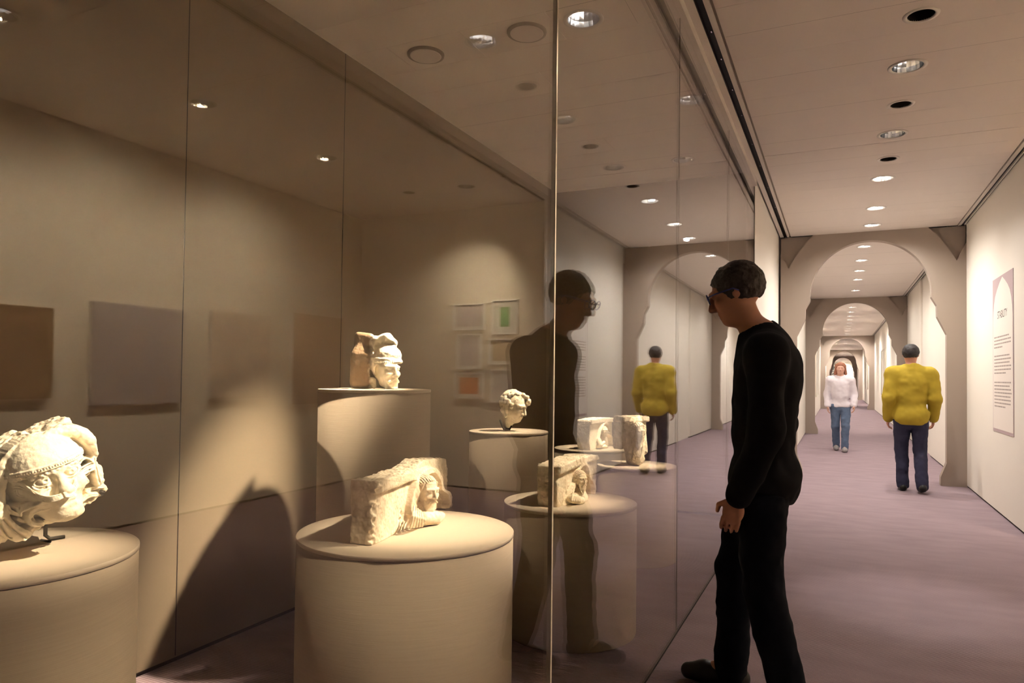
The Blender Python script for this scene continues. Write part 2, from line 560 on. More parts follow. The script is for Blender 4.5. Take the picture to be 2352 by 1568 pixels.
# ceiling edge strips: trim, black slots, shadow groove (left and right, whole length)
for k, (ya, yb) in enumerate([(Y_BACK, ARCHES[0])] + [(a + 0.136, (ARCHES[i + 1] if i + 1 < len(ARCHES) else Y_FAR)) for i, a in enumerate(ARCHES)]):
    tl = structure(box('trim_left', (-0.628, -0.600, ya, yb, ZC - 0.004, ZC + 0.02), M['trim']))
    box('shadow_groove', (-0.600, -0.583, ya, yb, ZC + 0.012, ZC + 0.02), M['seam'], tl)
    box('slot', (-0.672, -0.628, ya, yb, ZC + 0.03, ZC + 0.04), M['black'], tl)
    box('slot_side', (-0.672, -0.669, ya, yb, ZC + 0.001, ZC + 0.03), M['black'], tl)
    box('edge_strip', (-0.708 if k else -0.7148, -0.672, ya, yb, ZC - 0.004, ZC + 0.02), M['trim'], tl)
    tr = structure(box('trim_right', (1.345, 1.377, ya, yb, ZC - 0.004, ZC + 0.02), M['trim']))
    box('shadow_groove', (1.332, 1.345, ya, yb, ZC + 0.012, ZC + 0.02), M['seam'], tr)
    box('slot', (1.377, 1.407, ya, yb, ZC + 0.02, ZC + 0.03), M['black'], tr)
    box('edge_strip', (1.407, 1.418, ya, yb, ZC - 0.002, ZC + 0.02), M['trim'], tr)
    box('slot', (1.418, 1.4315 if k else 1.47, ya, yb, ZC + 0.012, ZC + 0.022), M['black'], tr)
# tiny fixing screws in the left slot
bm = bmesh.new()
for yv in (3.98, 4.35, 4.85, 5.35, 6.05, 6.7, 7.5, 8.4):
    add_box(bm, -0.652, -0.646, yv, yv + 0.02, ZC + 0.022, ZC + 0.0299)
mesh_obj('fixing_screws', bm, M['chrome'], bpy.data.objects['trim_left'])

# ---- glass front of the display case
win = empty('window_1', (XG, 0, 0), kind='structure')
joints = [Y_BACK + 0.05, 0.10, 1.866, 3.602, 5.40, 7.10]


def gbox(name, b, mat):
    o = box(name, b, mat)
    o.parent = win
    o.matrix_parent_inverse = Matrix.Translation((-XG, 0, 0))
    return o


for ya, yb in zip(joints, joints[1:]):
    gbox('pane', (XG - 0.005, XG + 0.005, ya + (0.0046 if abs(ya - 1.866) < 0.01 else 0.0017), yb - (0.0046 if abs(yb - 1.866) < 0.01 else 0.0017), 0.012, 3.165), M['glass'])
for yj in joints[1:-1]:
    w = 0.0045 if abs(yj - 1.866) < 0.01 else 0.0016
    gbox('seam', (XG - (0.0065 if w > 0.004 else 0.003), XG + (0.0065 if w > 0.004 else 0.003), yj - w, yj + w, 0.012, 3.165), M['seam'] if w < 0.004 else M['alu'])
gbox('head_channel', (XG - 0.03, XG + 0.03, Y_BACK, 7.10, 3.17, ZC + 0.03), M['trim'])
gbox('floor_channel', (XG - 0.005, XG + 0.005, Y_BACK, 7.10, 0.0, 0.011), M['gapdark'])
gbox('end_post', (XG - 0.012, XG + 0.009, 7.112, 7.124, 0.0, ZC), M['alu'])
gbox('end_gasket', (XG - 0.004, XG + 0.0065, 7.100, 7.111, 0.0, 3.17), M['black'])

# ------------------------------------------------------------------ downlights
def aim(o, target):
    d = (Vector(target) - o.matrix_world.translation if o.parent is None else Vector(target) - (Vector(o.location) + Vector(o.parent.location)))
    o.rotation_euler = d.to_track_quat('-Z', 'Y').to_euler()


def spot(parent, off, target, watts, size_deg, blend, col, radius=0.03):
    ld = bpy.data.lights.new('spot_beam', 'SPOT')
    ld.energy = watts
    ld.spot_size = math.radians(size_deg)
    ld.spot_blend = blend
    ld.color = col
    ld.shadow_soft_size = radius
    o = bpy.data.objects.new('spot_beam', ld)
    o.location = off
    link(o, parent)
    aim(o, target)
    return o


_cache = {}


def fixture_meshes(kind):
    if kind in _cache:
        return _cache[kind]
    R = rad[kind]
    parts = []
    bm = bmesh.new()
    add_lathe(bm, [(R - 0.001, 0.010), (R - 0.001, -0.003), (R + 0.006, -0.006), (R + 0.020, -0.004), (R + 0.022, -0.0002)], 48)
    parts.append(('trim_ring', bm, M['ring'], True))
    bm = bmesh.new()
    if kind == 'hole':
        add_lathe(bm, [(R - 0.001, 0.0), (R - 0.002, 0.06), (R * 0.7, 0.14), (0.004, 0.145)], 40)
        parts.append(('baffle', bm, M['blackcan'], True))
    else:
        add_lathe(bm, [(R - 0.0015, 0.0), (R - 0.004, 0.03), (R - 0.012, 0.07), (R - 0.026, 0.12), (R - 0.030, 0.135), (0.004, 0.14)], 20)
        parts.append(('reflector', bm, M['chrome'] if kind == 'can' else M['satin'], False))
        bm = bmesh.new()
        if kind == 'can':      # lamp capsule tilted in the can
            add_lathe(bm, [(0.0015, 0.0), (0.036, 0.0), (0.040, 0.012), (0.030, 0.05), (0.002, 0.052)], 24)
            bmesh.ops.rotate(bm, verts=bm.verts, cent=(0, 0, 0), matrix=Matrix.Rotation(math.radians(35), 3, 'Y'))
            bmesh.ops.translate(bm, verts=bm.verts, vec=(0.012, 0.015, 0.072))
            parts.append(('lamp', bm, M['lampdim'], True))
        else:                  # lamp swung out towards the viewer
            add_lathe(bm, [(0.0015, 0.0), (0.020, 0.002), (0.022, 0.010), (0.016, 0.03), (0.002, 0.032)], 24)
            bmesh.ops.rotate(bm, verts=bm.verts, cent=(0, 0, 0), matrix=Matrix.Rotation(math.radians(-48), 3, 'X'))
            bmesh.ops.translate(bm, verts=bm.verts, vec=(-0.03, 0.02, 0.016))
            parts.append(('lamp', bm, M['lamp'], True))
    res = []
    for nm, bm, mt, sm in parts:
        me = bpy.data.meshes.new(nm)
        bm.to_mesh(me); bm.free()
        if sm:
            me.polygons.foreach_set('use_smooth', [True] * len(me.polygons))
        me.materials.append(mt)
        res.append((nm, me))
    _cache[kind] = res
    return res


def fixture(x, y, kind, label, group):
    e = empty('ceiling_downlight' if kind != 'hole' else 'ceiling_baffle', (x, y, ZC), 0, label, 'downlight' if kind != 'hole' else 'ceiling fitting', group)
    prev = e
    for nm, me in fixture_meshes(kind):
        o = link(bpy.data.objects.new(nm, me), prev if nm == 'lamp' else e)
        prev = o
    return e


G1 = 'downlights in the corridor ceiling'
ordn = ['nearest', 'second', 'third', 'fourth', 'fifth', 'sixth', 'seventh']
L = {}
names = {2.20: 'chrome downlight overhead, closest to the camera in the corridor row',
         3.53: 'chrome downlight, second of the corridor row, mirrored in the glass',
         4.864: 'largest visible chrome reflector downlight between two black holes',
         6.17: 'chrome downlight just before the ceiling seam line',
         7.50: 'brightest glaring downlight, first beyond the ceiling seam',
         8.77: 'glaring downlight between two others before the first arch',
         9.716: 'glaring downlight right above the first arch'}
for x, y, kd in corr:
    L[y] = fixture(x, y, kd, names[y], G1)
hn = {2.87: 'black round hole in the corridor ceiling nearest overhead',
      4.20: 'largest black round hole at the top edge of the corridor ceiling',
      5.52: 'black round hole between two chrome downlights', 6.85: 'small black round hole just beyond the ceiling seam'}
for x, y, kd in corr_holes:
    fixture(x, y, kd, hn[y], 'black ceiling holes of the corridor')
cn = ['chrome downlight at the top of the case beside the glass joint', 'chrome downlight of the case closest to the glass', 'farthest chrome downlight inside the case ceiling']
CL = [fixture(x, y, kd, cn[i], 'downlights inside the glass case') for i, (x, y, kd) in enumerate(case_l)]
rn = ['side room downlight, middle of its row, seen reflected', 'side room downlight nearer its end wall, seen reflected',
      'side room downlight closest to the small frames, seen reflected', 'dim unlit side room ceiling hole, seen reflected', 'side room downlight closest to the camera']
RL = [fixture(x, y, kd, rn[i], 'downlights of the side room') for i, (x, y, kd) in enumerate(room_l)]
FL = []
cnt = {}
ordw = ['first', 'second', 'third', 'fourth', 'fifth', 'sixth', 'seventh', 'eighth', 'ninth', 'tenth', 'eleventh', 'twelfth']
archw = ['first', 'second', 'third', 'fourth', 'last']
for x, y, k in far_l:
    i = cnt.get(k, 0); cnt[k] = i + 1
    FL.append((fixture(x, y, 'bright', '%s small downlight in the ceiling beyond the %s arch' % (ordw[i], archw[k]), 'downlights beyond the %s arch' % archw[k]), k))
# round white loudspeaker discs in the case ceiling
for i, (x, y) in enumerate(case_discs):
    bm = bmesh.new()
    add_lathe(bm, [(R_DISC + 0.018, ZC - 0.0005), (R_DISC + 0.016, ZC - 0.010), (R_DISC, ZC - 0.012)], 56)
    e = empty('ceiling_speaker', (x, y, ZC), 0, ['round white ceiling disc farther from the glass', 'round white ceiling disc beside the chrome downlight'][i], 'ceiling fitting', 'white discs in the case ceiling')
    bmesh.ops.translate(bm, verts=bm.verts, vec=(0, 0, -ZC))
    mesh_obj('rim', bm, M['seam'], e, True)
    bm = bmesh.new()
    add_lathe(bm, [(0.001, -0.016), (R_DISC - 0.004, -0.016), (R_DISC, -0.012), (R_DISC, -0.001)], 56)
    mesh_obj('grille', bm, M['ceil'], e, False)

# ------------------------------------------------------------------ pedestals
PED = {   # x, y, radius, height
    'p0': (-2.06, 1.14, 0.335, 0.80), 'p1': (-1.53, 2.32, 0.418, 0.69), 'p2': (-2.116, 2.90, 0.28, 1.225),
    'p3': (-2.11, 4.47, 0.28, 0.91), 'p4': (-1.262, 3.433, 0.344, 0.651), 'p5': (-1.315, 4.963, 0.285, 0.667),
    'p6': (-2.10, 6.31, 0.36, 0.626)}
PLAB = {'p0': 'round beige pedestal at the left edge carrying the moustached head', 'p1': 'large low round pedestal in the foreground under the long relief block',
        'p2': 'tallest round pedestal under the hooded head fragment', 'p3': 'narrow round pedestal under the small curly head',
        'p4': 'low round pedestal behind the glass joint line', 'p5': 'round pedestal under the tapering figure capital',
        'p6': 'farthest round pedestal under the small square relief'}
for key, (x, y, r, h) in PED.items():
    e = empty('pedestal', (x, y, 0), 0, PLAB[key], 'pedestal', 'round display pedestals in the case')
    bm = bmesh.new()
    add_lathe(bm, [(r - 0.004, 0.0), (r - 0.002, 0.006), (r - 0.002, h - 0.016)], 96, close_bot=True, close_top=True)
    o = mesh_obj('body', bm, M['ped'], e)
    bm = bmesh.new()
    add_lathe(bm, [(r - 0.006, h - 0.0155), (r, h - 0.0135), (r, h - 0.002), (r - 0.002, h)], 96, close_bot=True, close_top=True)
    mesh_obj('top', bm, M['pedtop'], e)
    for o in e.children:
        for p in o.data.polygons:
            p.use_smooth = len(p.vertices) == 4

# beams on the sculptures
def ptop(k, dz=0.1, dx=0.0, dy=0.0):
    x, y, r, h = PED[k]
    return (x + dx, y + dy, h + dz)


spot(L[2.20], (-0.02, 0, -0.012), ptop('p0', 0.16, 0.08, 0.02), W_SCULPT * 3.0, 12, 0.9, C_WARM)
spot(L[3.53], (-0.02, 0, -0.012), ptop('p1', 0.05, 0.10, 0.10), W_SCULPT * 3.3, 15, 1.0, C_WARM)
spot(L[3.53], (-0.02, 0.03, -0.012), ptop('p4', 0.06), W_SCULPT * 1.7, 14, 1.0, C_WARM)
spot(L[4.864], (-0.02, 0, -0.012), ptop('p5', 0.10), W_SCULPT * 3.0, 12, 1.0, C_WARM)
spot(CL[0], (0, 0, -0.012), ptop('p2', -0.05, -0.17, -0.13), W_CASE * 8.5, 19, 1.0, C_WARM, 0.05)
spot(CL[1], (0, 0, -0.012), ptop('p3', 0.06), W_CASE * 3.4, 15, 1.0, C_WARM)
spot(CL[2], (0, 0, -0.012), ptop('p6', 0.06), W_CASE * 3.2, 17, 1.0, C_WARM)
# general corridor light
spot(L[2.20], (0.02, 0, -0.014), (-1.25, 1.50, 0.2), 260.0, 34, 1.0, C_WARM, 0.06)
for y, tgt, wts, sz in ((3.53, (0.9, 3.3, 0), 0.35, 75), (6.17, (0.9, 6.4, 0), 0.45, 85),
                        (7.50, (0.5, 7.4, 0), 0.6, 140), (8.77, (0.5, 8.6, 0), 0.85, 150), (9.716, (0.5, 9.3, 0), 1.0, 160)):
    spot(L[y], (0.02, 0, -0.016), tgt, W_GEN * wts * 2, sz, 1.0, C_GAL, 0.022)
spot(L[4.864], (0.02, 0, -0.014), (0.42, 4.70, 0), W_GEN * 1.7, 30, 1.0, C_GAL, 0.03)
for i, (e, k) in enumerate(FL):
    if k > 0 and i % 3: continue
    y = e.location[1]
    spot(e, (0, 0, -0.016), (XC, y + 0.2, 0.0), W_FAR * (1.0 if k == 0 else 3.2 if k == 1 else 5.0), 165, 1.0, C_GAL, 0.022)
for i, e in enumerate(RL):
    if i == 3: continue
    y = e.location[1]
    spot(e, (0, 0, -0.012), (X_ROOM, y + 0.1, 1.45) if i != 2 else (2.5, Y_FRAMES, 1.6), W_ROOM * (1.35 if i != 2 else 1.3), 115 if i != 2 else 80, 1.0, C_ROOM, 0.05)

# ------------------------------------------------------------------ implicit surfaces (sculptures, people)
def smin(a, b, k):
    if k <= 0: return np.minimum(a, b)
    h = np.clip(0.5 + 0.5 * (b - a) / k, 0, 1)
    return b * (1 - h) + a * h - k * h * (1 - h)


def smax(a, b, k):
    return -smin(-a, -b, k)


def noise_grid(axes, scale, seed):
    """smooth value noise in [-1, 1] on an axis-aligned grid (one 1-D coordinate array per axis)"""
    rng = np.random.default_rng(seed)
    idx, wts, dims = [], [], []
    for ax in axes:
        t = (ax - ax[0]) / scale + 0.37
        i = np.floor(t).astype(int)
        f = t - i
        idx.append(i); wts.append((f * f * (3 - 2 * f)).astype(np.float32)); dims.append(i[-1] + 2)
    g = rng.uniform(-1, 1, dims).astype(np.float32)
    for d, (i, w) in enumerate(zip(idx, wts)):
        sh = [1] * len(axes); sh[d] = -1
        w = w.reshape(sh)
        g = np.take(g, i, axis=d) * (1 - w) + np.take(g, i + 1, axis=d) * w
    return g


class Vol:
    def __init__(self, lo, hi, vs):
        self.vs = vs
        self.ax = [np.arange(lo[i] - 2 * vs, hi[i] + 2.5 * vs, vs, dtype=np.float32) for i in range(3)]
        self.d = np.full([len(a) for a in self.ax], 1.0, np.float32)

    def sub(self, lo, hi):
        sl = []
        for i in range(3):
            a = int(np.searchsorted(self.ax[i], lo[i])); b = int(np.searchsorted(self.ax[i], hi[i]))
            sl.append(slice(max(a - 1, 0), min(b + 1, len(self.ax[i]))))
        g = np.ix_(*[self.ax[i][sl[i]] for i in range(3)])
        return tuple(sl), g

    def put(self, sl, new, k, op):
        if new.size == 0: return
        cur = self.d[sl]
        self.d[sl] = smin(cur, new, k) if op == 'add' else smax(cur, -new, k)

    def cone(self, a, b, ra, rb, k=0.02, op='add', flat=1.0, flat_axis=None):
        """tapered capsule from a to b; flat < 1 squeezes it along flat_axis (0, 1, 2)"""
        a = np.array(a, float); b = np.array(b, float)
        m = max(ra, rb) + 1.5 * k + 4 * self.vs
        sl, (X, Y, Z) = self.sub(np.minimum(a, b) - m, np.maximum(a, b) + m)
        ab = b - a
        P = [X - a[0], Y - a[1], Z - a[2]]
        s = np.ones(3)
        if flat_axis is not None: s[flat_axis] = 1.0 / flat
        abs_ = ab * s
        P = [P[i] * s[i] for i in range(3)]
        t = np.clip((P[0] * abs_[0] + P[1] * abs_[1] + P[2] * abs_[2]) / max(abs_.dot(abs_), 1e-9), 0, 1)
        d = np.sqrt((P[0] - t * abs_[0]) ** 2 + (P[1] - t * abs_[1]) ** 2 + (P[2] - t * abs_[2]) ** 2) - (ra + (rb - ra) * t)
        self.put(sl, (d * (flat if flat_axis is not None else 1.0)).astype(np.float32), k, op)

    def ell(self, c, r, k=0.02, op='add', rot=None, clip=None):
        c = np.array(c, float); r = np.array(r, float)
        m = r.max() + 1.5 * k + 4 * self.vs
        sl, (X, Y, Z) = self.sub(c - m, c + m)
        P = [X - c[0], Y - c[1], Z - c[2]]
        if rot is not None:
            R = np.array(rot.transposed() if isinstance(rot, Matrix) else rot)
            P = [R[i, 0] * P[0] + R[i, 1] * P[1] + R[i, 2] * P[2] for i in range(3)]
        k0 = np.sqrt((P[0] / r[0]) ** 2 + (P[1] / r[1]) ** 2 + (P[2] / r[2]) ** 2)
        k1 = np.sqrt((P[0] / r[0] ** 2) ** 2 + (P[1] / r[1] ** 2) ** 2 + (P[2] / r[2] ** 2) ** 2) + 1e-6
        d = k0 * (k0 - 1) / k1
        if clip is not None:       # keep only the side the normal points to
            p_, n_ = clip
            d = np.maximum(d, (p_[0] - X) * n_[0] + (p_[1] - Y) * n_[1] + (p_[2] - Z) * n_[2])
        self.put(sl, d.astype(np.float32), k, op)

    def bx(self, c, h, k=0.01, op='add', rot=None, rr=0.0):
        c = np.array(c, float); h = np.array(h, float)
        m = np.linalg.norm(h) + 1.5 * k + 4 * self.vs
        sl, (X, Y, Z) = self.sub(c - m, c + m)
        P = [X - c[0], Y - c[1], Z - c[2]]
        if rot is not None:
            R = np.array(rot.transposed() if isinstance(rot, Matrix) else rot)
            P = [R[i, 0] * P[0] + R[i, 1] * P[1] + R[i, 2] * P[2] for i in range(3)]
        q = [np.abs(P[i]) - h[i] + rr for i in range(3)]
        q = np.broadcast_arrays(*q)
        d = np.sqrt(sum(np.maximum(v, 0) ** 2 for v in q)) + np.minimum(np.maximum(np.maximum(q[0], q[1]), q[2]), 0) - rr
        self.put(sl, d.astype(np.float32), k, op)

    def noise(self, scale, amp, seed):
        self.d = self.d + amp * noise_grid(self.ax, scale, seed)

    def mesh(self, name, mat, parent=None, matrix=None, largest=False):
        v = self.d
        for i in range(3):      # close the volume at its borders
            sl = [slice(None)] * 3
            for e in (0, -1):
                sl[i] = e; v[tuple(sl)] = np.maximum(v[tuple(sl)], self.vs)
        s = v < 0
        n = s.shape
        c = np.zeros([q - 1 for q in n], np.uint8)
        for dx in (0, 1):
            for dy in (0, 1):
                for dz in (0, 1):
                    c += s[dx:n[0] - 1 + dx, dy:n[1] - 1 + dy, dz:n[2] - 1 + dz]
        act = (c > 0) & (c < 8)
        ijk = np.argwhere(act)
        idx = np.full(act.shape, -1, np.int64)
        idx[act] = np.arange(len(ijk))
        pos = np.zeros((len(ijk), 3)); cnt = np.zeros(len(ijk))
        cor = {}
        for dx in (0, 1):
            for dy in (0, 1):
                for dz in (0, 1):
                    cor[dx, dy, dz] = v[ijk[:, 0] + dx, ijk[:, 1] + dy, ijk[:, 2] + dz]
        for a in cor:
            for ax in range(3):
                if a[ax] == 0:
                    b = list(a); b[ax] = 1; b = tuple(b)
                    va, vb = cor[a], cor[b]
                    cr = (va < 0) != (vb < 0)
                    t = np.where(cr, va / np.where(cr, va - vb, 1), 0)
                    for i in range(3):
                        pos[:, i] += np.where(cr, a[i] + (t if i == ax else 0), 0)
                    cnt += cr
        pos = (pos / cnt[:, None] + ijk) * self.vs + np.array([a[0] for a in self.ax])
        quads = []
        for ax in range(3):
            o1, o2 = [(1, 2), (2, 0), (0, 1)][ax]
            lo = [slice(1, -1)] * 3; hi = [slice(1, -1)] * 3
            lo[ax] = slice(0, -1); hi[ax] = slice(1, None)
            A, B = s[tuple(lo)], s[tuple(hi)]
            e = np.argwhere(A != B)
            if not len(e): continue
            inside = A[e[:, 0], e[:, 1], e[:, 2]]
            base = e.copy()
            base[:, o1] += 1; base[:, o2] += 1
            def cell(d1, d2):
                q = base.copy(); q[:, o1] += d1; q[:, o2] += d2
                return idx[q[:, 0], q[:, 1], q[:, 2]]
            q = np.stack([cell(-1, -1), cell(0, -1), cell(0, 0), cell(-1, 0)], 1)
            q[~inside] = q[~inside][:, ::-1]
            quads.append(q)
        q = np.concatenate(quads)
        me = bpy.data.meshes.new(name)
        me.vertices.add(len(pos)); me.vertices.foreach_set('co', pos.astype(np.float32).ravel())
        me.loops.add(len(q) * 4); me.loops.foreach_set('vertex_index', q.ravel().astype(np.int32))
        me.polygons.add(len(q))
        me.polygons.foreach_set('loop_start', np.arange(0, len(q) * 4, 4, dtype=np.int32))
        me.polygons.foreach_set('use_smooth', np.ones(len(q), bool))
        me.update(calc_edges=True)
        me.validate()
        me.materials.append(mat)
        o = bpy.data.objects.new(name, me)
        link(o, parent)
        if matrix is not None:
            o.matrix_basis = matrix
        return o


# ---- 2-D drawing tools for carved reliefs (all on arrays U, V in metres)
def seg_dist(U, V, pts):
    d = np.full(U.shape, 9.0, np.float32)
    for (x0, y0), (x1, y1) in zip(pts, pts[1:]):
        dx, dy = x1 - x0, y1 - y0
        t = np.clip(((U - x0) * dx + (V - y0) * dy) / max(dx * dx + dy * dy, 1e-12), 0, 1)
        d = np.minimum(d, np.hypot(U - x0 - t * dx, V - y0 - t * dy))
    return d


def poly_sdf(U, V, pts):
    d = seg_dist(U, V, list(pts) + [pts[0]])
    ins = np.zeros(U.shape, bool)
    n = len(pts)
    for i in range(n):
        (x0, y0), (x1, y1) = pts[i], pts[(i + 1) % n]
        if y0 == y1: continue
        c = ((y0 > V) != (y1 > V)) & (U < (x1 - x0) * (V - y0) / (y1 - y0) + x0)
        ins ^= c
    return np.where(ins, -d, d)


def smooth_line(pts, n=6):
    """Catmull-Rom through pts"""
    out = []
    P = [pts[0]] + list(pts) + [pts[-1]]
    for i in range(1, len(P) - 2):
        p0, p1, p2, p3 = (np.array(P[j], float) for j in (i - 1, i, i + 1, i + 2))
        for t in np.linspace(0, 1, n, endpoint=False):
            out.append(tuple(0.5 * (2 * p1 + (p2 - p0) * t + (2 * p0 - 5 * p1 + 4 * p2 - p3) * t * t + (3 * p1 - p0 - 3 * p2 + p3) * t ** 3)))
    out.append(tuple(pts[-1]))
    return out


def ridge(H, U, V, pts, h, w):
    """raised rounded band"""
    d = seg_dist(U, V, pts)
    return H + h * np.exp(-(d / w) ** 2)


def band_to(H, U, V, pts, level, w):
    """band whose crown reaches a level above the ground"""
    d = seg_dist(U, V, pts)
    prof = level - w * 0.55 * (d / w) ** 2
    return np.where(d < w * 1.25, np.maximum(H, prof), H)


def bump(U, V, c, rx, ry, rot=0.0):
    cr, sr = math.cos(rot), math.sin(rot)
    x = ((U - c[0]) * cr + (V - c[1]) * sr) / rx
    y = (-(U - c[0]) * sr + (V - c[1]) * cr) / ry
    return np.exp(-(x * x + y * y))


def dome(U, V, c, rx, ry, rot=0.0, p=0.5):
    cr, sr = math.cos(rot), math.sin(rot)
    x = ((U - c[0]) * cr + (V - c[1]) * sr) / rx
    y = (-(U - c[0]) * sr + (V - c[1]) * cr) / ry
    q = 1 - x * x - y * y
    return np.where(q > 0, np.maximum(q, 0) ** p, -1.0), x, y


def carved_head(H, U, V, c, rx, ry, base, prot, turn=0.3, rot=0.0, hair=True, beard=True, cap=False):
    """bearded head in relief; turn shifts the face's mid-line to the viewer's right"""
    dm, x, y = dome(U, V, c, rx, ry, rot)
    z = base + prot * dm
    s = prot
    g = lambda cx, cy, ax, ay: np.exp(-(((x - cx) / ax) ** 2 + ((y - cy) / ay) ** 2))
    m = turn
    z = z - 0.22 * s * g(m - 0.30, 0.14, 0.20, 0.13) - 0.22 * s * g(m + 0.30, 0.14, 0.18, 0.13)       # sockets
    z = z + 0.13 * s * g(m - 0.30, 0.12, 0.10, 0.055) + 0.13 * s * g(m + 0.30, 0.12, 0.09, 0.055)     # eyeballs
    z = z + 0.16 * s * g(m - 0.26, 0.30, 0.26, 0.06) + 0.16 * s * g(m + 0.26, 0.30, 0.22, 0.06)       # brows
    nose = np.clip(1 - np.abs(x - m) / (0.10 + 0.10 * np.clip((0.25 - y) / 0.5, 0, 1)), 0, 1)
    z = z + 0.36 * s * nose * np.clip((0.34 - y) / 0.42, 0, 1) * (y > -0.20)
    z = z + 0.10 * s * g(m - 0.28, -0.12, 0.16, 0.12) + 0.10 * s * g(m + 0.28, -0.12, 0.14, 0.12)     # cheeks
    z = z - 0.12 * s * g(m, -0.43, 0.20, 0.035) + 0.10 * s * g(m, -0.36, 0.17, 0.04) + 0.10 * s * g(m, -0.50, 0.15, 0.045)
    if beard:
        br = (y < -0.30 - 0.25 * np.exp(-((x - m) / 0.22) ** 2) * (y > -0.56)).astype(np.float32)
        z = z + br * s * (0.10 + 0.06 * np.sin(26 * (x - m) + 7 * np.sin(5 * y) + 3 * y))
    if hair:
        hr = 1 / (1 + np.exp(-(y - 0.46 - 0.12 * np.abs(x - m)) * 30))
        z = z + hr * s * (0.10 + 0.055 * np.sin(22 * np.arctan2(y - 0.2, x - m + 1e-4) + 4 * y))
    if cap:
        hr = 1 / (1 + np.exp(-(y - 0.42) * 60))
        z = z + hr * s * 0.06
    return np.where(dm > 0, np.maximum(H, z), H)


def relief_volume(U1, V1, H, out, back, vs, grow=0.0, rough=0.0, seed=0, k=0.006, Wlo=None, Whi=None, blur=2):
    """solid from a height field H(u, v), a 2-D outline distance and a flat back"""
    for _ in range(blur):
        Hp = np.pad(H, 1, mode='edge')
        H = (Hp[:-2, 1:-1] + Hp[2:, 1:-1] + Hp[1:-1, :-2] + Hp[1:-1, 2:] + 2 * Hp[1:-1, 1:-1]) / 6
    lo = (U1[0], V1[0], back if Wlo is None else Wlo)
    hi = (U1[-1], V1[-1], float(H.max()) + 0.01 if Whi is None else Whi)
    vol = Vol(lo, hi, vs)
    vol.ax[0], vol.ax[1] = U1, V1
    W = vol.ax[2][None, None, :]
    gu, gv = np.gradient(H, vs)
    sl = 1.0 / np.sqrt(1 + np.minimum(gu * gu + gv * gv, 9.0))
    f = (W - H[:, :, None]) * sl[:, :, None]
    o3 = out[:, :, None] + 0 * W
    if rough:
        o3 = o3 + rough * noise_grid([U1, V1, vol.ax[2]], 0.022, seed) + rough * 0.6 * noise_grid([U1, V1, vol.ax[2]], 0.009, seed + 1)
    f = smax(f, o3, k)
    vol.d = smax(f, back - W, k).astype(np.float32)
    return vol


def face_matrix(p0, n):
    """local u (viewer's right), v (up), w (towards viewer, along n) -> world"""
    n = Vector((n[0], n[1], 0)).normalized()
    u = Vector((0, 0, 1)).cross(n)
    mt = Matrix.Identity(4)
    for i in range(3):
        mt[i][0], mt[i][1], mt[i][2], mt[i][3] = u[i], (0, 0, 1)[i], n[i], p0[i]
    return mt


def crop_mapper(p0, n, ox, oy, sc):
    """zoomed-crop pixel -> (u, v) on the relief's plane, pushed out by w"""
    mt = face_matrix(p0, n)
    inv = mt.inverted()
    nn = Vector((n[0], n[1], 0)).normalized()
    def f(x, y, w=0.0):
        q = inv @ px(ox + x / sc, oy + y / sc, Vector(p0) + nn * w, nn)
        return (q[0], q[1])
    return mt, f


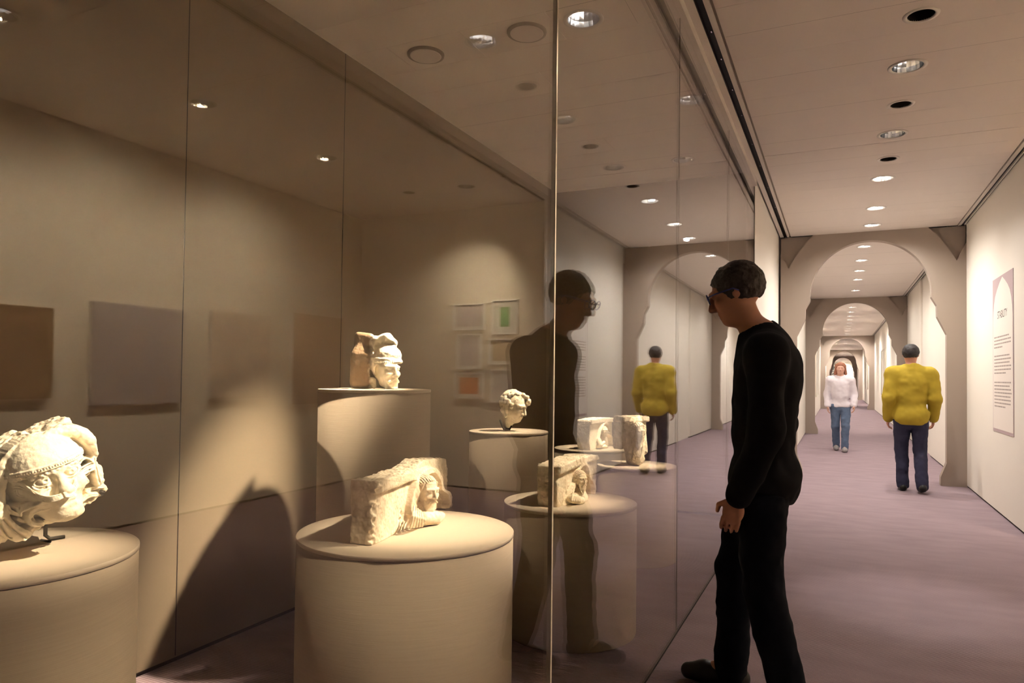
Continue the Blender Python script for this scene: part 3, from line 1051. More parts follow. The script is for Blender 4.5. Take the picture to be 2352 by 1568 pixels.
def head3d(v, C, s, f, up=(0, 0, 1), k=0.10, hair=0, beard=0, seed=1, ears=True, eyes=True):
    """full head in a volume: C centre, s height crown to chin, f facing direction"""
    f = Vector(f).normalized(); up = Vector(up); up = (up - f * up.dot(f)).normalized()
    xr = up.cross(f) if True else None
    R = Matrix((xr, up, f)).transposed()
    C = Vector(C)
    Q = lambda x, y, z: C + (R @ Vector((x, y, z))) * s
    E_ = lambda p, r, kk=0.05, op='add': v.ell(Q(*p), [q * s for q in r], kk * s, op, rot=R)
    K_ = lambda a, b, ra, rb, kk=0.04, op='add': v.cone(Q(*a), Q(*b), ra * s, rb * s, kk * s, op)
    E_((0, 0.12, -0.08), (0.36, 0.39, 0.43), 0.02)
    E_((0, -0.12, 0.07), (0.29, 0.40, 0.32), 0.10)
    E_((0, -0.38, 0.22), (0.17, 0.12, 0.15), 0.10)
    for q in (-1, 1):
        E_((q * 0.19, -0.07, 0.27), (0.10, 0.09, 0.09), 0.08)
        E_((q * 0.145, 0.075, 0.42), (0.11, 0.065, 0.085), 0.05, 'cut')
        if eyes: E_((q * 0.145, 0.07, 0.315), (0.075, 0.055, 0.065), 0.012)
        K_((q * 0.25, 0.145, 0.29), (q * 0.05, 0.15, 0.385), 0.035, 0.04, 0.05)
        E_((q * 0.055, -0.125, 0.415), (0.045, 0.04, 0.05), 0.04)
        if ears: E_((q * 0.35, 0.01, -0.04), (0.035, 0.11, 0.075), 0.04)
    K_((0, 0.12, 0.38), (0, -0.10, 0.475), 0.032, 0.055, 0.05)
    K_((-0.08, -0.235, 0.365), (0.08, -0.235, 0.365), 0.028, 0.028, 0.03)
    K_((-0.075, -0.30, 0.355), (0.075, -0.30, 0.355), 0.030, 0.030, 0.03)
    K_((-0.09, -0.265, 0.41), (0.09, -0.265, 0.41), 0.014, 0.014, 0.015, 'cut')
    rng = random.Random(seed)
    if hair:
        for i in range(hair):
            a = math.pi * (i + 0.5) / hair - math.pi / 2          # locks combed back over the crown
            pt = lambda t: (0.37 * math.sin(a), 0.12 + 0.41 * math.cos(a) * math.sin(t), -0.08 - 0.44 * math.cos(a) * math.cos(t) if abs(a) < 1.3 else -0.08 - 0.2 * math.cos(t))
            ts = [2.35, 1.9, 1.45, 1.0, 0.5]
            for t0, t1 in zip(ts, ts[1:]):
                K_(pt(t0), pt(t1), 0.030, 0.034, 0.012)
        for q in (-1, 1):
            for j in range(7):
                j = j * 0.55
                K_((q * (0.30 + 0.02 * j), 0.30 - 0.05 * j, 0.16 - 0.12 * j), (q * 0.37, -0.02 - 0.04 * j, 0.06 - 0.13 * j), 0.032, 0.036, 0.015)
                K_((q * 0.37, -0.02 - 0.04 * j, 0.06 - 0.13 * j), (q * 0.35, -0.26, -0.02 - 0.12 * j), 0.036, 0.025, 0.015)
    if beard:
        for i in range(beard):
            a = (i + 0.5) / beard * 2 - 1
            K_((0.26 * a, -0.22 - 0.12 * (1 - abs(a)), 0.30 - 0.10 * abs(a)), (0.20 * a, -0.50, 0.33 - 0.08 * abs(a)), 0.05, 0.055, 0.02)
            K_((0.20 * a, -0.50, 0.33 - 0.08 * abs(a)), (0.10 * a + rng.uniform(-.03, .03), -0.82 + 0.22 * abs(a), 0.30), 0.055, 0.02, 0.02)
        for q in (-1, 1):
            K_((q * 0.02, -0.18, 0.42), (q * 0.19, -0.30, 0.34), 0.035, 0.03, 0.02)
    return Q


# ---- sculpture 0: large head with cap, eyes and leafy moustache inside an arched moulding
def sculpt_moustache():
    x, y, r, h = PED['p0']
    n = (0.97, -0.24)
    p0 = Vector((x + 0.10, y + 0.02, h))
    mt, c = crop_mapper(p0, n, 0, 930, 4.238)
    vs = 0.0016
    T = lambda L, w=0.0: [c(a, b, w) for a, b in L]
    outline = T([(0, 415), (130, 340), (260, 285), (350, 290), (480, 225), (600, 165), (700, 140), (755, 155), (830, 255), (890, 300), (905, 400),
                 (910, 500), (950, 590), (1000, 740), (1035, 810), (940, 900), (850, 950), (700, 1030), (600, 1075), (420, 1160), (200, 1290),
                 (0, 1410), (-140, 1430), (-230, 1300), (-260, 1050), (-230, 800), (-130, 560)])
    ou = np.array(outline)
    U1 = np.arange(ou[:, 0].min() - 0.02, ou[:, 0].max() + 0.02, vs, dtype=np.float32)
    V1 = np.arange(ou[:, 1].min() - 0.02, ou[:, 1].max() + 0.02, vs, dtype=np.float32)
    U, V = np.meshgrid(U1, V1, indexing='ij')
    S = abs(c(500, 0)[0] - c(400, 0)[0]) / 100.0       # metres per crop pixel near the face
    out = poly_sdf(U, V, outline)
    H = np.full(U.shape, -0.030, np.float32) + 0.006 * noise_grid([U1, V1], 0.03, 3)
    # outer moulding: a broad roll and a narrower fillet around the head
    arc = smooth_line(T([(930, 470), (860, 350), (740, 262), (600, 245), (420, 285), (250, 360), (90, 480), (-20, 650), (-60, 850), (-40, 1040), (60, 1190), (210, 1275)]))
    H = band_to(H, U, V, arc, 0.045, 62 * S)
    arc2 = smooth_line(T([(905, 480), (820, 385), (700, 315), (560, 300), (400, 345)]))
    H = band_to(H, U, V, arc2, 0.02, 26 * S)
    arc3 = smooth_line(T([(-10, 1090), (80, 1190), (200, 1270)]))
    H = ridge(H, U, V, smooth_line(T([(-90, 700), (-110, 900), (-70, 1100), (60, 1270)])), -0.018, 12 * S)
    H = ridge(H, U, V, arc3, -0.014, 9 * S)
    ln = lambda L, w=0.09: smooth_line([c(a_, b_, w) for a_, b_ in L])
    H = H + 0.045 * bump(U, V, c(940, 650), 60 * S, 150 * S) + 0.03 * bump(U, V, c(930, 830), 90 * S, 50 * S)
    H = H + 0.05 * bump(U, V, c(640, 1000), 170 * S, 60 * S, 0.5) + 0.03 * bump(U, V, c(300, 1080), 130 * S, 90 * S)
    H = band_to(H, U, V, ln([(915, 490), (940, 620), (978, 740), (1005, 800)], 0.0), 0.022, 46 * S)
    H = band_to(H, U, V, ln([(690, 1010), (840, 940), (950, 875)], 0.0), 0.020, 50 * S)
    H = band_to(H, U, V, ln([(180, 1270), (400, 1150), (560, 1080)], 0.0), 0.030, 52 * S)
    # curls and fans of leaves
    def leaf(L0, base, w, h_=0.010, lines=2):
        nonlocal H
        l = ln(L0, base)
        d = seg_dist(U, V, l)
        H = np.maximum(H, np.where(d < w * S, base + h_ - 0.6 * h_ * (d / (w * S)) ** 2, -9))
        for i in range(lines):
            o = (i - (lines - 1) / 2) * w * 0.8
            H = ridge(H, U, V, ln([(a + o * 0.4, b + o) for a, b in L0], base), -0.005, 4 * S)
    leaf([(120, 790), (140, 740), (200, 722), (250, 740)], 0.035, 22)
    leaf([(130, 800), (150, 870), (210, 890)], 0.030, 16, lines=1)
    for i in range(5):
        a = i / 4
        leaf([(370 - 10 * a, 905 + 26 * a), (290, 935 + 22 * a), (215 - 10 * a, 960 + 26 * a), (175 + 10 * a, 1000 + 28 * a)], 0.052 - 0.006 * i, 15, lines=1)
    leaf([(430, 960), (330, 1010), (290, 1090), (330, 1150), (400, 1155)], 0.045, 34, 0.014, 3)
    leaf([(60, 980), (110, 1040), (190, 1065)], 0.028, 26, lines=1)
    leaf([(170, 1110), (240, 1130), (280, 1080)], 0.024, 24, lines=1)
    leaf([(770, 560), (810, 522), (870, 525), (905, 560)], 0.045, 17, lines=1)
    leaf([(800, 700), (850, 660), (885, 610)], 0.035, 24, lines=2)
    leaf([(800, 770), (845, 745), (830, 715)], 0.03, 26, lines=2)
    leaf([(905, 520), (930, 640), (960, 760)], 0.030, 34, 0.012, 2)
    leaf([(840, 830), (920, 800), (1000, 790)], 0.015, 30, lines=1)
    leaf([(780, 930), (860, 880), (930, 870)], 0.025, 30, lines=1)
    H = H + 0.0022 * noise_grid([U1, V1], 0.012, 21) + 0.0014 * noise_grid([U1, V1], 0.006, 22)
    vol = relief_volume(U1, V1, H.astype(np.float32), out, -0.13, vs, rough=0.007, seed=31, k=0.008, blur=1, Whi=0.175)
    # the head itself, in the round
    P = lambda a_, b_, w=0.0: Vector((*c(a_, b_, w), w))
    C, hs = P(468, 722, 0.025), 0.218
    f = Vector((0.04, 0.02, 1)).normalized(); up = Vector((-0.30, 0.954, 0.0))
    Q = head3d(vol, C, hs, f, up, ears=False)
    upn = (up - f * up.dot(f)).normalized(); xr = upn.cross(f)
    Rm = Matrix((xr, upn, f)).transposed()
    vol.ell(C + upn * 0.0 - f * 0.02, [0.088, 0.10, 0.085], 0.012, rot=Rm)
    # close-fitting cap with a beaded band, fringe of curls under it
    cc = C + upn * 0.030 - f * 0.012
    vol.ell(cc, [0.099, 0.098, 0.108], 0.003, rot=Rm, clip=(C + upn * 0.047, upn + f * 0.05))
    arcp = lambda t, y, g: cc + upn * (y - 0.030) + xr * ((0.0985 + g) * math.sin(t)) + f * ((0.1075 + g) * math.cos(t))
    ts = np.linspace(-1.5, 1.5, 23)
    for y_, r_ in ((0.0525, 0.0036), (0.0435, 0.0032)):
        for t0, t1 in zip(ts, ts[1:]):
            vol.cone(arcp(t0, y_, -0.002), arcp(t1, y_, -0.002), r_, r_, 0.001)
    for t in np.linspace(-1.4, 1.4, 44):
        vol.ell(arcp(t, 0.048, 0.0005), [0.0026] * 3, 0.0006)
    rng = random.Random(5)
    for t in np.linspace(-1.25, 1.25, 19):
        vol.ell(arcp(t, 0.036 + rng.uniform(-0.003, 0.002), -0.010), [0.0085, 0.006, 0.008], 0.002)
    # lids and pupils
    for q in (-1, 1):
        up_ = [Q(q * 0.145 + 0.105 * math.cos(t), 0.068 + 0.058 * math.sin(t), 0.378 - 0.045 * abs(math.cos(t)) - (0.03 if math.cos(t) * q > 0 else 0) * abs(math.cos(t))) for t in np.linspace(0, 2 * math.pi, 17)]
        for a_, b_ in zip(up_, up_[1:]):
            vol.cone(a_, b_, 0.013 * hs, 0.013 * hs, 0.0012)
        lo_ = [Q(q * 0.145 + 0.13 * math.cos(t), 0.055 + 0.085 * math.sin(t), 0.372 - 0.06 * abs(math.cos(t))) for t in np.linspace(math.pi, 2 * math.pi, 9)]
        for a_, b_ in zip(lo_, lo_[1:]):
            vol.cone(a_, b_, 0.009 * hs, 0.009 * hs, 0.0015)
        vol.ell(Q(q * 0.145, 0.068, 0.380), [0.024 * hs] * 3, 0.001, 'cut')
    # fuller broken nose and cheeks
    vol.ell(Q(0, -0.085, 0.44), [0.085 * hs, 0.07 * hs, 0.08 * hs], 0.006)
    vol.ell(Q(-0.20, -0.10, 0.23), [0.11 * hs, 0.13 * hs, 0.11 * hs], 0.012)
    vol.ell(Q(0.20, -0.10, 0.23), [0.11 * hs, 0.13 * hs, 0.11 * hs], 0.012)
    vol.ell(Q(0, -0.42, 0.16), [0.22 * hs, 0.10 * hs, 0.16 * hs], 0.012)
    # moustache: bundles of strands sweeping from the nose out into leaves
    lm = [(600, 884, .140), (520, 912, .136), (430, 914, .122), (340, 874, .102), (260, 818, .080), (185, 787, .062), (120, 792, .046)]
    rm = [(630, 876, .140), (690, 862, .132), (728, 800, .116), (752, 720, .096), (790, 655, .074), (850, 615, .058), (905, 590, .046)]
    for L0 in (lm, rm):
        for j, o in enumerate((-33, -11, 11, 33)):
            pl = smooth_line([(a_ + o * 0.3, b_ + o * (0.55 + 0.45 * min(i, 3) / 3), w_) for i, (a_, b_, w_) in enumerate(L0)], 4)
            pl = [P(*q) for q in pl]
            for a_, b_ in zip(pl, pl[1:]):
                vol.cone(a_, b_, 11 * S, 9 * S, 0.0008)
        pl = [P(a_, b_, w_ - 0.012) for a_, b_, w_ in smooth_line(L0, 3)]
        for a_, b_ in zip(pl, pl[1:]):
            vol.cone(a_, b_, 24 * S, 24 * S, 0.004)
    # fan of beard leaves below the left moustache
    for i in range(8):
        t = i / 7
        pl = smooth_line([(440 - 60 * t, 925 + 40 * t, .108), (335 - 40 * t, 940 + 60 * t, .088), (235 - 20 * t, 965 + 75 * t, .064), (165 + 40 * t, 1000 + 80 * t, .044)], 4)
        pl = [P(*q) for q in pl]
        for a_, b_ in zip(pl, pl[1:]):
            vol.cone(a_, b_, 11 * S, 10 * S, 0.0015)
    vol.noise(0.010, 0.0011, 66)
    e = empty('stone_head_fragment', (x, y, h), 0, 'large carved stone head with cap and leafy moustache, tilted on a bracket', 'sculpture', 'carved stones on the pedestals')
    o = vol.mesh('carved_stone', M['stone'], None, mt)
    o.parent = e
    o.matrix_parent_inverse = Matrix.Translation((-x, -y, -h))
    # steel bracket
    W = lambda a, b, w=0.0: Vector(px(a / 4.238, 930 + b / 4.238, p0 + Vector((n[0], n[1], 0)).normalized() * w, (n[0], n[1], 0)))
    foot = W(440, 1330, -0.16); foot.z = h + 0.0065
    nn = Vector((n[0], n[1], 0)).normalized(); uu = Vector((0, 0, 1)).cross(nn)
    bm = bmesh.new()
    top = W(470, 1120, -0.16)
    rise = Vector((foot.x, foot.y, top.z))
    add_tube(bm, [foot + uu * 0.05, foot + uu * 0.012, foot + Vector((0, 0, 0.012)), rise], 0.0055, 10)
    add_tube(bm, [rise, rise + uu * 0.02 + nn * 0.05 + Vector((0, 0, 0.015))], 0.007, 10)
    add_tube(bm, [foot - uu * 0.01, foot + nn * 0.04], 0.004, 8)
    b = mesh_obj('bracket', bm, M['iron'], e, True)
    b.matrix_parent_inverse = Matrix.Translation((-x, -y, -h))
    bm = bmesh.new()
    q = W(968, 858, 0.0)
    add_tube(bm, [q - nn * 0.10, q + nn * 0.012, q + nn * 0.02 + Vector((0, 0, 0.008))], 0.008, 10)
    b = mesh_obj('clip', bm, M['iron'], e, True)
    b.matrix_parent_inverse = Matrix.Translation((-x, -y, -h))


sculpt_moustache()


# ---- relief blocks with a bust under a trefoil arch
def relief_block(key, near_px, far_px, ox, oy, sc, outline, thick, draw, mat, label, vs=0.0021, rough=0.004, seed=1, post=None):
    """front face stands on the pedestal between the two base pixels"""
    x, y, r, h = PED[key]
    a = px(*near_px, (0, 0, h), (0, 0, 1)); b = px(*far_px, (0, 0, h), (0, 0, 1))
    d = (b - a); d.z = 0; d.normalize()
    n = Vector((d.y, -d.x, 0))
    mt, c = crop_mapper(a, n, ox, oy, sc)
    ol = [c(*p) for p in outline]
    ou = np.array(ol)
    zmin = ou[:, 1].min()
    U1 = np.arange(ou[:, 0].min() - 0.02, ou[:, 0].max() + 0.02, vs, dtype=np.float32)
    V1 = np.arange(zmin - 0.02, ou[:, 1].max() + 0.03, vs, dtype=np.float32)
    U, V = np.meshgrid(U1, V1, indexing='ij')
    out = poly_sdf(U, V, ol)
    S = abs(c(outline[0][0], outline[0][1] - 100)[1] - c(*outline[0])[1]) / 100.0     # metres per crop pixel, near end
    H = np.zeros(U.shape, np.float32)
    H = draw(H, U, V, c, S, U1, V1)
    vol = relief_volume(U1, V1, H.astype(np.float32), out, -thick, vs, rough=rough, seed=seed, k=0.007, Whi=0.125)
    if post:
        post(vol, lambda a, b, w=0.0: (*c(a, b, w), w), S)
        vol.noise(0.009, 0.0012, seed + 7)
        vv = vol.ax[1][None, :, None]
        vol.d = smax(vol.d, (0.0005 - vv) + 0 * vol.d, 0.003).astype(np.float32)
    e = empty('stone_relief', (x, y, h), 0, label, 'sculpture', 'carved stones on the pedestals')
    o = vol.mesh('carved_stone', mat, None, mt)
    zs = np.empty(len(o.data.vertices) * 3, np.float32); o.data.vertices.foreach_get('co', zs)
    o.location.z += h - (float(zs.reshape(-1, 3)[:, 1].min()) + mt[2][3]) + 0.0002
    o.parent = e
    o.matrix_parent_inverse = Matrix.Translation((-x, -y, -h))
    return e


def draw_p1(H, U, V, c, S, U1, V1):
    L = lambda pts, w=0.0: smooth_line([c(a, b, w) for a, b in pts])
    H = H - 0.006
    # cornice along the top of the near half
    cor = L([(790, 440), (1000, 385), (1240, 300)])
    d = seg_dist(U, V, cor)
    top = poly_sdf(U, V, [c(*p) for p in ((700, 200), (1260, 150), (1250, 325), (1215, 372), (860, 508), (780, 540), (700, 540))])
    H = np.where(top < 0, np.maximum(H, 0.016 - 0.4 * np.maximum(0, 0.012 + top)), H)
    # hood of the trefoil arch, then the niche
    outer = [c(*p, 0.0) for p in smooth_line([(1150, 640), (1180, 470), (1240, 320), (1330, 245), (1420, 245), (1480, 330), (1505, 450), (1565, 490), (1590, 570), (1590, 660), (1540, 710), (1150, 720)])]
    inner = [c(*p, 0.0) for p in smooth_line([(1215, 640), (1245, 470), (1300, 360), (1370, 302), (1425, 320), (1465, 400), (1480, 480), (1530, 520), (1555, 590), (1540, 680), (1500, 740), (1215, 760)])]
    so, si = poly_sdf(U, V, outer), poly_sdf(U, V, inner)
    H = np.where(so < 0, np.maximum(H, 0.020 - 0.25 * np.maximum(0, 0.006 + so)), H)
    H = np.where(si < 0, -0.040, H)
    mid = [c(*p, -0.01) for p in smooth_line([(1240, 640), (1262, 480), (1312, 380), (1372, 330), (1415, 350), (1448, 430), (1460, 520), (1510, 560), (1525, 640), (1505, 740)])]
    H = band_to(H, U, V, mid, -0.014, 14 * S)
    # leaf-stiff hair band left of the head, broken patch of rock
    H = H + 0.012 * bump(U, V, c(1205, 480), 40 * S, 130 * S)
    rk = bump(U, V, c(1110, 760), 60 * S, 75 * S, 0.4)
    H = H - rk * 0.014 + rk * 0.010 * noise_grid([U1, V1], 0.008, 5)
    # rough broken near edge
    near = np.exp(-((U - U1[0] - 0.03) / 0.022) ** 2)
    H = H + near * (-0.010 + 0.012 * noise_grid([U1, V1], 0.010, 8))
    return H + 0.0012 * noise_grid([U1, V1], 0.008, 11)


def post_p1(v, P, S):
    al = math.radians(24)
    f = (-math.sin(al), -0.10, math.cos(al))
    # bust: draped chest in folds, sleeve reaching forward
    v.ell(P(1275, 750, 0.0), (0.105, 0.088, 0.058), 0.012)
    v.ell(P(1250, 860, 0.0), (0.095, 0.060, 0.050), 0.012)
    v.cone(P(1330, 770, 0.05), P(1440, 765, 0.075), 0.026, 0.028, 0.010)
    v.cone(P(1440, 765, 0.075), P(1505, 742, 0.066), 0.028, 0.018, 0.008)
    for k in range(6):
        v.cone(P(1228 + 18 * k, 645 + 14 * k, 0.038), P(1215 + 24 * k, 750 + 6 * k, 0.060), 0.0045, 0.006, 0.003)
        v.cone(P(1215 + 24 * k, 750 + 6 * k, 0.060), P(1190 + 30 * k, 865 - 4 * k, 0.050), 0.006, 0.005, 0.003)
    head3d(v, P(1350, 492, 0.038), 0.128, f, (0, 1, 0), hair=17, beard=9, seed=3)
    v.cone(P(1340, 600, 0.01), P(1330, 720, 0.02), 0.032, 0.04, 0.015)


relief_block('p1', (860, 1254), (1014, 1172), 680, 1020, 4.523,
             [(822, 378), (850, 372), (1050, 318), (1240, 245), (1340, 165), (1450, 148), (1570, 150), (1588, 250), (1585, 640), (1500, 700), (1440, 790), (1300, 830), (1060, 940), (830, 1060), (815, 1040), (830, 700)],
             0.098, draw_p1, M['stone2'], 'long stone relief block with bearded bust, on the foreground pedestal', seed=41, post=post_p1)


def draw_p4(H, U, V, c, S, U1, V1):
    L = lambda pts, w=0.0: smooth_line([c(a, b, w) for a, b in pts])
    H = H - 0.004
    top = poly_sdf(U, V, [c(*p) for p in ((560, 500), (1200, 500), (1165, 700), (900, 800), (700, 885), (560, 930))])
    H = np.where(top < 0, np.maximum(H, 0.016 - 0.35 * np.maximum(0, 0.012 + top)), H)
    outer = [c(*p) for p in smooth_line([(740, 1290), (800, 1120), (860, 980), (900, 830), (960, 752), (1010, 750), (1045, 830), (1058, 910), (1095, 960), (1115, 1060), (1090, 1150), (1060, 1180)])]
    inner = [c(*p) for p in smooth_line([(790, 1280), (850, 1080), (890, 930), (920, 840), (965, 785), (1000, 785), (1028, 850), (1035, 930), (1075, 985), (1095, 1060), (1075, 1150), (1020, 1190)])]
    so, si = poly_sdf(U, V, outer), poly_sdf(U, V, inner)
    H = np.where(so < 0, np.maximum(H, 0.018 - 0.2 * np.maximum(0, 0.005 + so)), H)
    H = np.where(si < 0, -0.035, H)
    for q in ((880, 900), (820, 1060), (790, 1130)):
        H = H + 0.008 * bump(U, V, c(*q), 26 * S, 60 * S, -0.3) * noise_grid([U1, V1], 0.009, 6)
    return H + 0.0012 * noise_grid([U1, V1], 0.008, 12)


def post_p4(v, P, S):
    al = math.radians(30)
    f = (-math.sin(al), -0.05, math.cos(al))
    v.ell(P(915, 1190, 0.0), (0.085, 0.055, 0.055), 0.012)
    v.cone(P(850, 1175, 0.03), P(960, 1200, 0.06), 0.022, 0.022, 0.010)
    for k in range(5):
        v.cone(P(868 + 14 * k, 1095 + 8 * k, 0.030), P(858 + 22 * k, 1200, 0.054), 0.004, 0.005, 0.003)
    head3d(v, P(955, 945, 0.030), 215 * S, f, (0, 1, 0), hair=15, beard=9, seed=5)
    v.cone(P(945, 1050, 0.0), P(935, 1130, 0.01), 0.03, 0.035, 0.015)


relief_block('p4', (1284, 1165), (1367, 1131), 1150, 920, 5.226,
             [(690, 800), (700, 780), (900, 690), (1050, 645), (1140, 655), (1165, 700), (1150, 1080), (1060, 1150), (1010, 1195), (830, 1230), (700, 1290), (688, 1200)],
             0.115, draw_p4, M['stone2'], 'rectangular stone relief with bearded bust, behind the glass joint', seed=51, post=post_p4)


def draw_p6(H, U, V, c, S, U1, V1):
    L = lambda pts, w=0.0: smooth_line([c(a, b, w) for a, b in pts])
    top = poly_sdf(U, V, [c(*p) for p in ((1000, 160), (1400, 160), (1400, 250), (1200, 262), (1060, 285), (1000, 285))])
    H = np.where(top < 0, np.maximum(H, 0.022), H)
    arch = L([(1165, 440), (1180, 360), (1210, 295), (1245, 268), (1280, 300), (1300, 350)])
    inn = [c(*p) for p in smooth_line([(1175, 580), (1178, 450), (1195, 360), (1222, 310), (1250, 290), (1275, 320), (1295, 390), (1335, 420), (1340, 570)])]
    H = np.where(poly_sdf(U, V, inn) < 0, -0.030, H)
    H = band_to(H, U, V, arch, 0.024, 16 * S)
    H = band_to(H, U, V, L([(1270, 380), (1310, 400), (1330, 440), (1335, 520)]), 0.012, 16 * S)
    return H + 0.001 * noise_grid([U1, V1], 0.008, 13)


def post_p6(v, P, S):
    al = math.radians(35)
    v.ell(P(1222, 490, 0.0), (0.055, 0.075, 0.045), 0.012)
    v.cone(P(1180, 470, 0.02), P(1200, 530, 0.045), 0.02, 0.018, 0.01)
    v.cone(P(1200, 530, 0.045), P(1240, 500, 0.06), 0.018, 0.014, 0.008)
    v.cone(P(1175, 545, 0.02), P(1260, 555, 0.03), 0.02, 0.02, 0.01)
    head3d(v, P(1240, 365, 0.028), 120 * S, (-math.sin(al), 0, math.cos(al)), (0, 1, 0), hair=11, seed=6)


relief_block('p6', (1354.7, 1034), (1404, 1024), 1150, 920, 5.226,
             [(1070, 250), (1075, 232), (1200, 205), (1345, 205), (1340, 240), (1338, 545), (1260, 575), (1150, 580), (1075, 598), (1066, 500)],
             0.13, draw_p6, M['stone'], 'small square stone relief with a figure under an arch, farthest pedestal', vs=0.003, seed=61, post=post_p6)


# ---- free 3-D carvings, laid out in crop pixels: a = picture right, b = up, towards the viewer
def view_frame(p):
    d = Vector((p[0], p[1], 0)).normalized()
    return face_matrix(p, (-d.x, -d.y)), math.hypot(p[0], p[1])


def sculpt_hooded():
    x, y, r, h = PED['p2']
    p0 = px(720 + 1000 / 7.129, 740 + 1072 / 7.129, (x, y, h), Vector((x, y, 0)).normalized()); p0.z = h
    mt, _ = view_frame(p0)
    n = (-p0.x, -p0.y)
    _, c = crop_mapper(p0, n, 720, 740, 7.129)
    S = abs(c(1100, 600)[0] - c(1000, 600)[0]) / 100
    vs = 0.0026
    P = lambda a, b, w=0.0: (*c(a, b), w * S)
    v = Vol((c(540, 0)[0], -0.01, -0.24), (c(1500, 0)[0], c(0, 110)[1], 0.16), vs)
    ry = lambda deg: Matrix.Rotation(math.radians(deg), 3, 'Y')
    # hood: a flaring cone with a hanging brim, hollow underneath
    for i in range(8):
        t0, t1 = i / 8, (i + 1) / 8
        f = lambda t: (34 + 232 * t) * S
        v.cone(P(1228 - 24 * t0, 415 + 190 * t0, 20), P(1228 - 24 * t1, 415 + 190 * t1, 20), f(t0), f(t1), 0.003, flat=0.72, flat_axis=2)
    v.ell(P(1200, 900, 20), (255 * S, 275 * S, 215 * S), 0.004, 'cut')
    v.bx(P(1200, 870, 20), (400 * S, 205 * S, 400 * S), 0.004, 'cut')
    v.cone(P(1225, 440, 60), P(1245, 640, 196), 10 * S, 13 * S, 0.008)
    for i in range(15):
        t = -0.9 + 0.125 * i
        v.ell(P(1204 + 268 * math.sin(t), 652 + 6 * math.cos(3 * t), 20 + 195 * math.cos(t)), (9 * S, 13 * S, 10 * S), 0.002)
    # rough block at the left, leaning
    v.bx(P(770, 760, -150), (170 * S, 330 * S, 230 * S), 0.02, rr=0.03)
    v.bx(P(820, 330, -190), (150 * S, 170 * S, 180 * S), 0.03, rot=Matrix.Rotation(math.radians(-6), 3, 'Z'), rr=0.02)
    v.bx(P(1040, 800, -230), (300 * S, 280 * S, 150 * S), 0.03, rr=0.03)
    # broken canopy above the hood
    v.cone(P(985, 300, 0), P(1200, 250, 40), 60 * S, 70 * S, 0.03)
    v.cone(P(1190, 255, 40), P(1330, 330, -20), 70 * S, 50 * S, 0.02)
    v.cone(P(990, 260, 20), P(1010, 450, 40), 40 * S, 30 * S, 0.01)
    v.ell(P(1225, 352, 90), (105 * S, 42 * S, 90 * S), 0.006, 'cut')
    v.ell(P(1045, 370, 90), (34 * S, 34 * S, 60 * S), 0.006, 'cut')
    # face turned to the right
    head3d(v, P(1190, 800, 40), 560 * S, (math.sin(0.72), -0.04, math.cos(0.72)), (0, 1, 0), ears=False, beard=7, seed=4)
    # drapery left of the face and the deep hollow between
    v.cone(P(930, 690, 60), P(1010, 800, 80), 46 * S, 40 * S, 0.012)
    v.cone(P(960, 960, 60), P(1000, 1050, 60), 60 * S, 34 * S, 0.012)
    v.ell(P(1050, 800, 120), (40 * S, 110 * S, 100 * S), 0.010, 'cut')
    v.ell(P(1000, 880, 110), (70 * S, 26 * S, 60 * S), 0.010, 'cut')
    v.ell(P(1085, 1075, 60), (60 * S, 26 * S, 120 * S), 0.008, 'cut')
    v.noise(0.030, 0.0020, 71); v.noise(0.012, 0.0012, 72); v.noise(0.006, 0.0007, 73)
    yv = v.ax[1][None, :, None]
    v.d = smax(v.d, (0.0004 - yv) + 0 * v.d, 0.004).astype(np.float32)
    e = empty('stone_hooded_head', (x, y, h), 0, 'weathered stone head under a pointed hood, on the tallest pedestal', 'sculpture', 'carved stones on the pedestals')
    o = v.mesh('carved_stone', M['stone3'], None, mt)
    zs = np.empty(len(o.data.vertices) * 3, np.float32); o.data.vertices.foreach_get('co', zs)
    o.location.z += -float(zs.reshape(-1, 3)[:, 1].min()) + 0.0002
    o.parent = e
    o.matrix_parent_inverse = Matrix.Translation((-x, -y, -h))


sculpt_hooded()


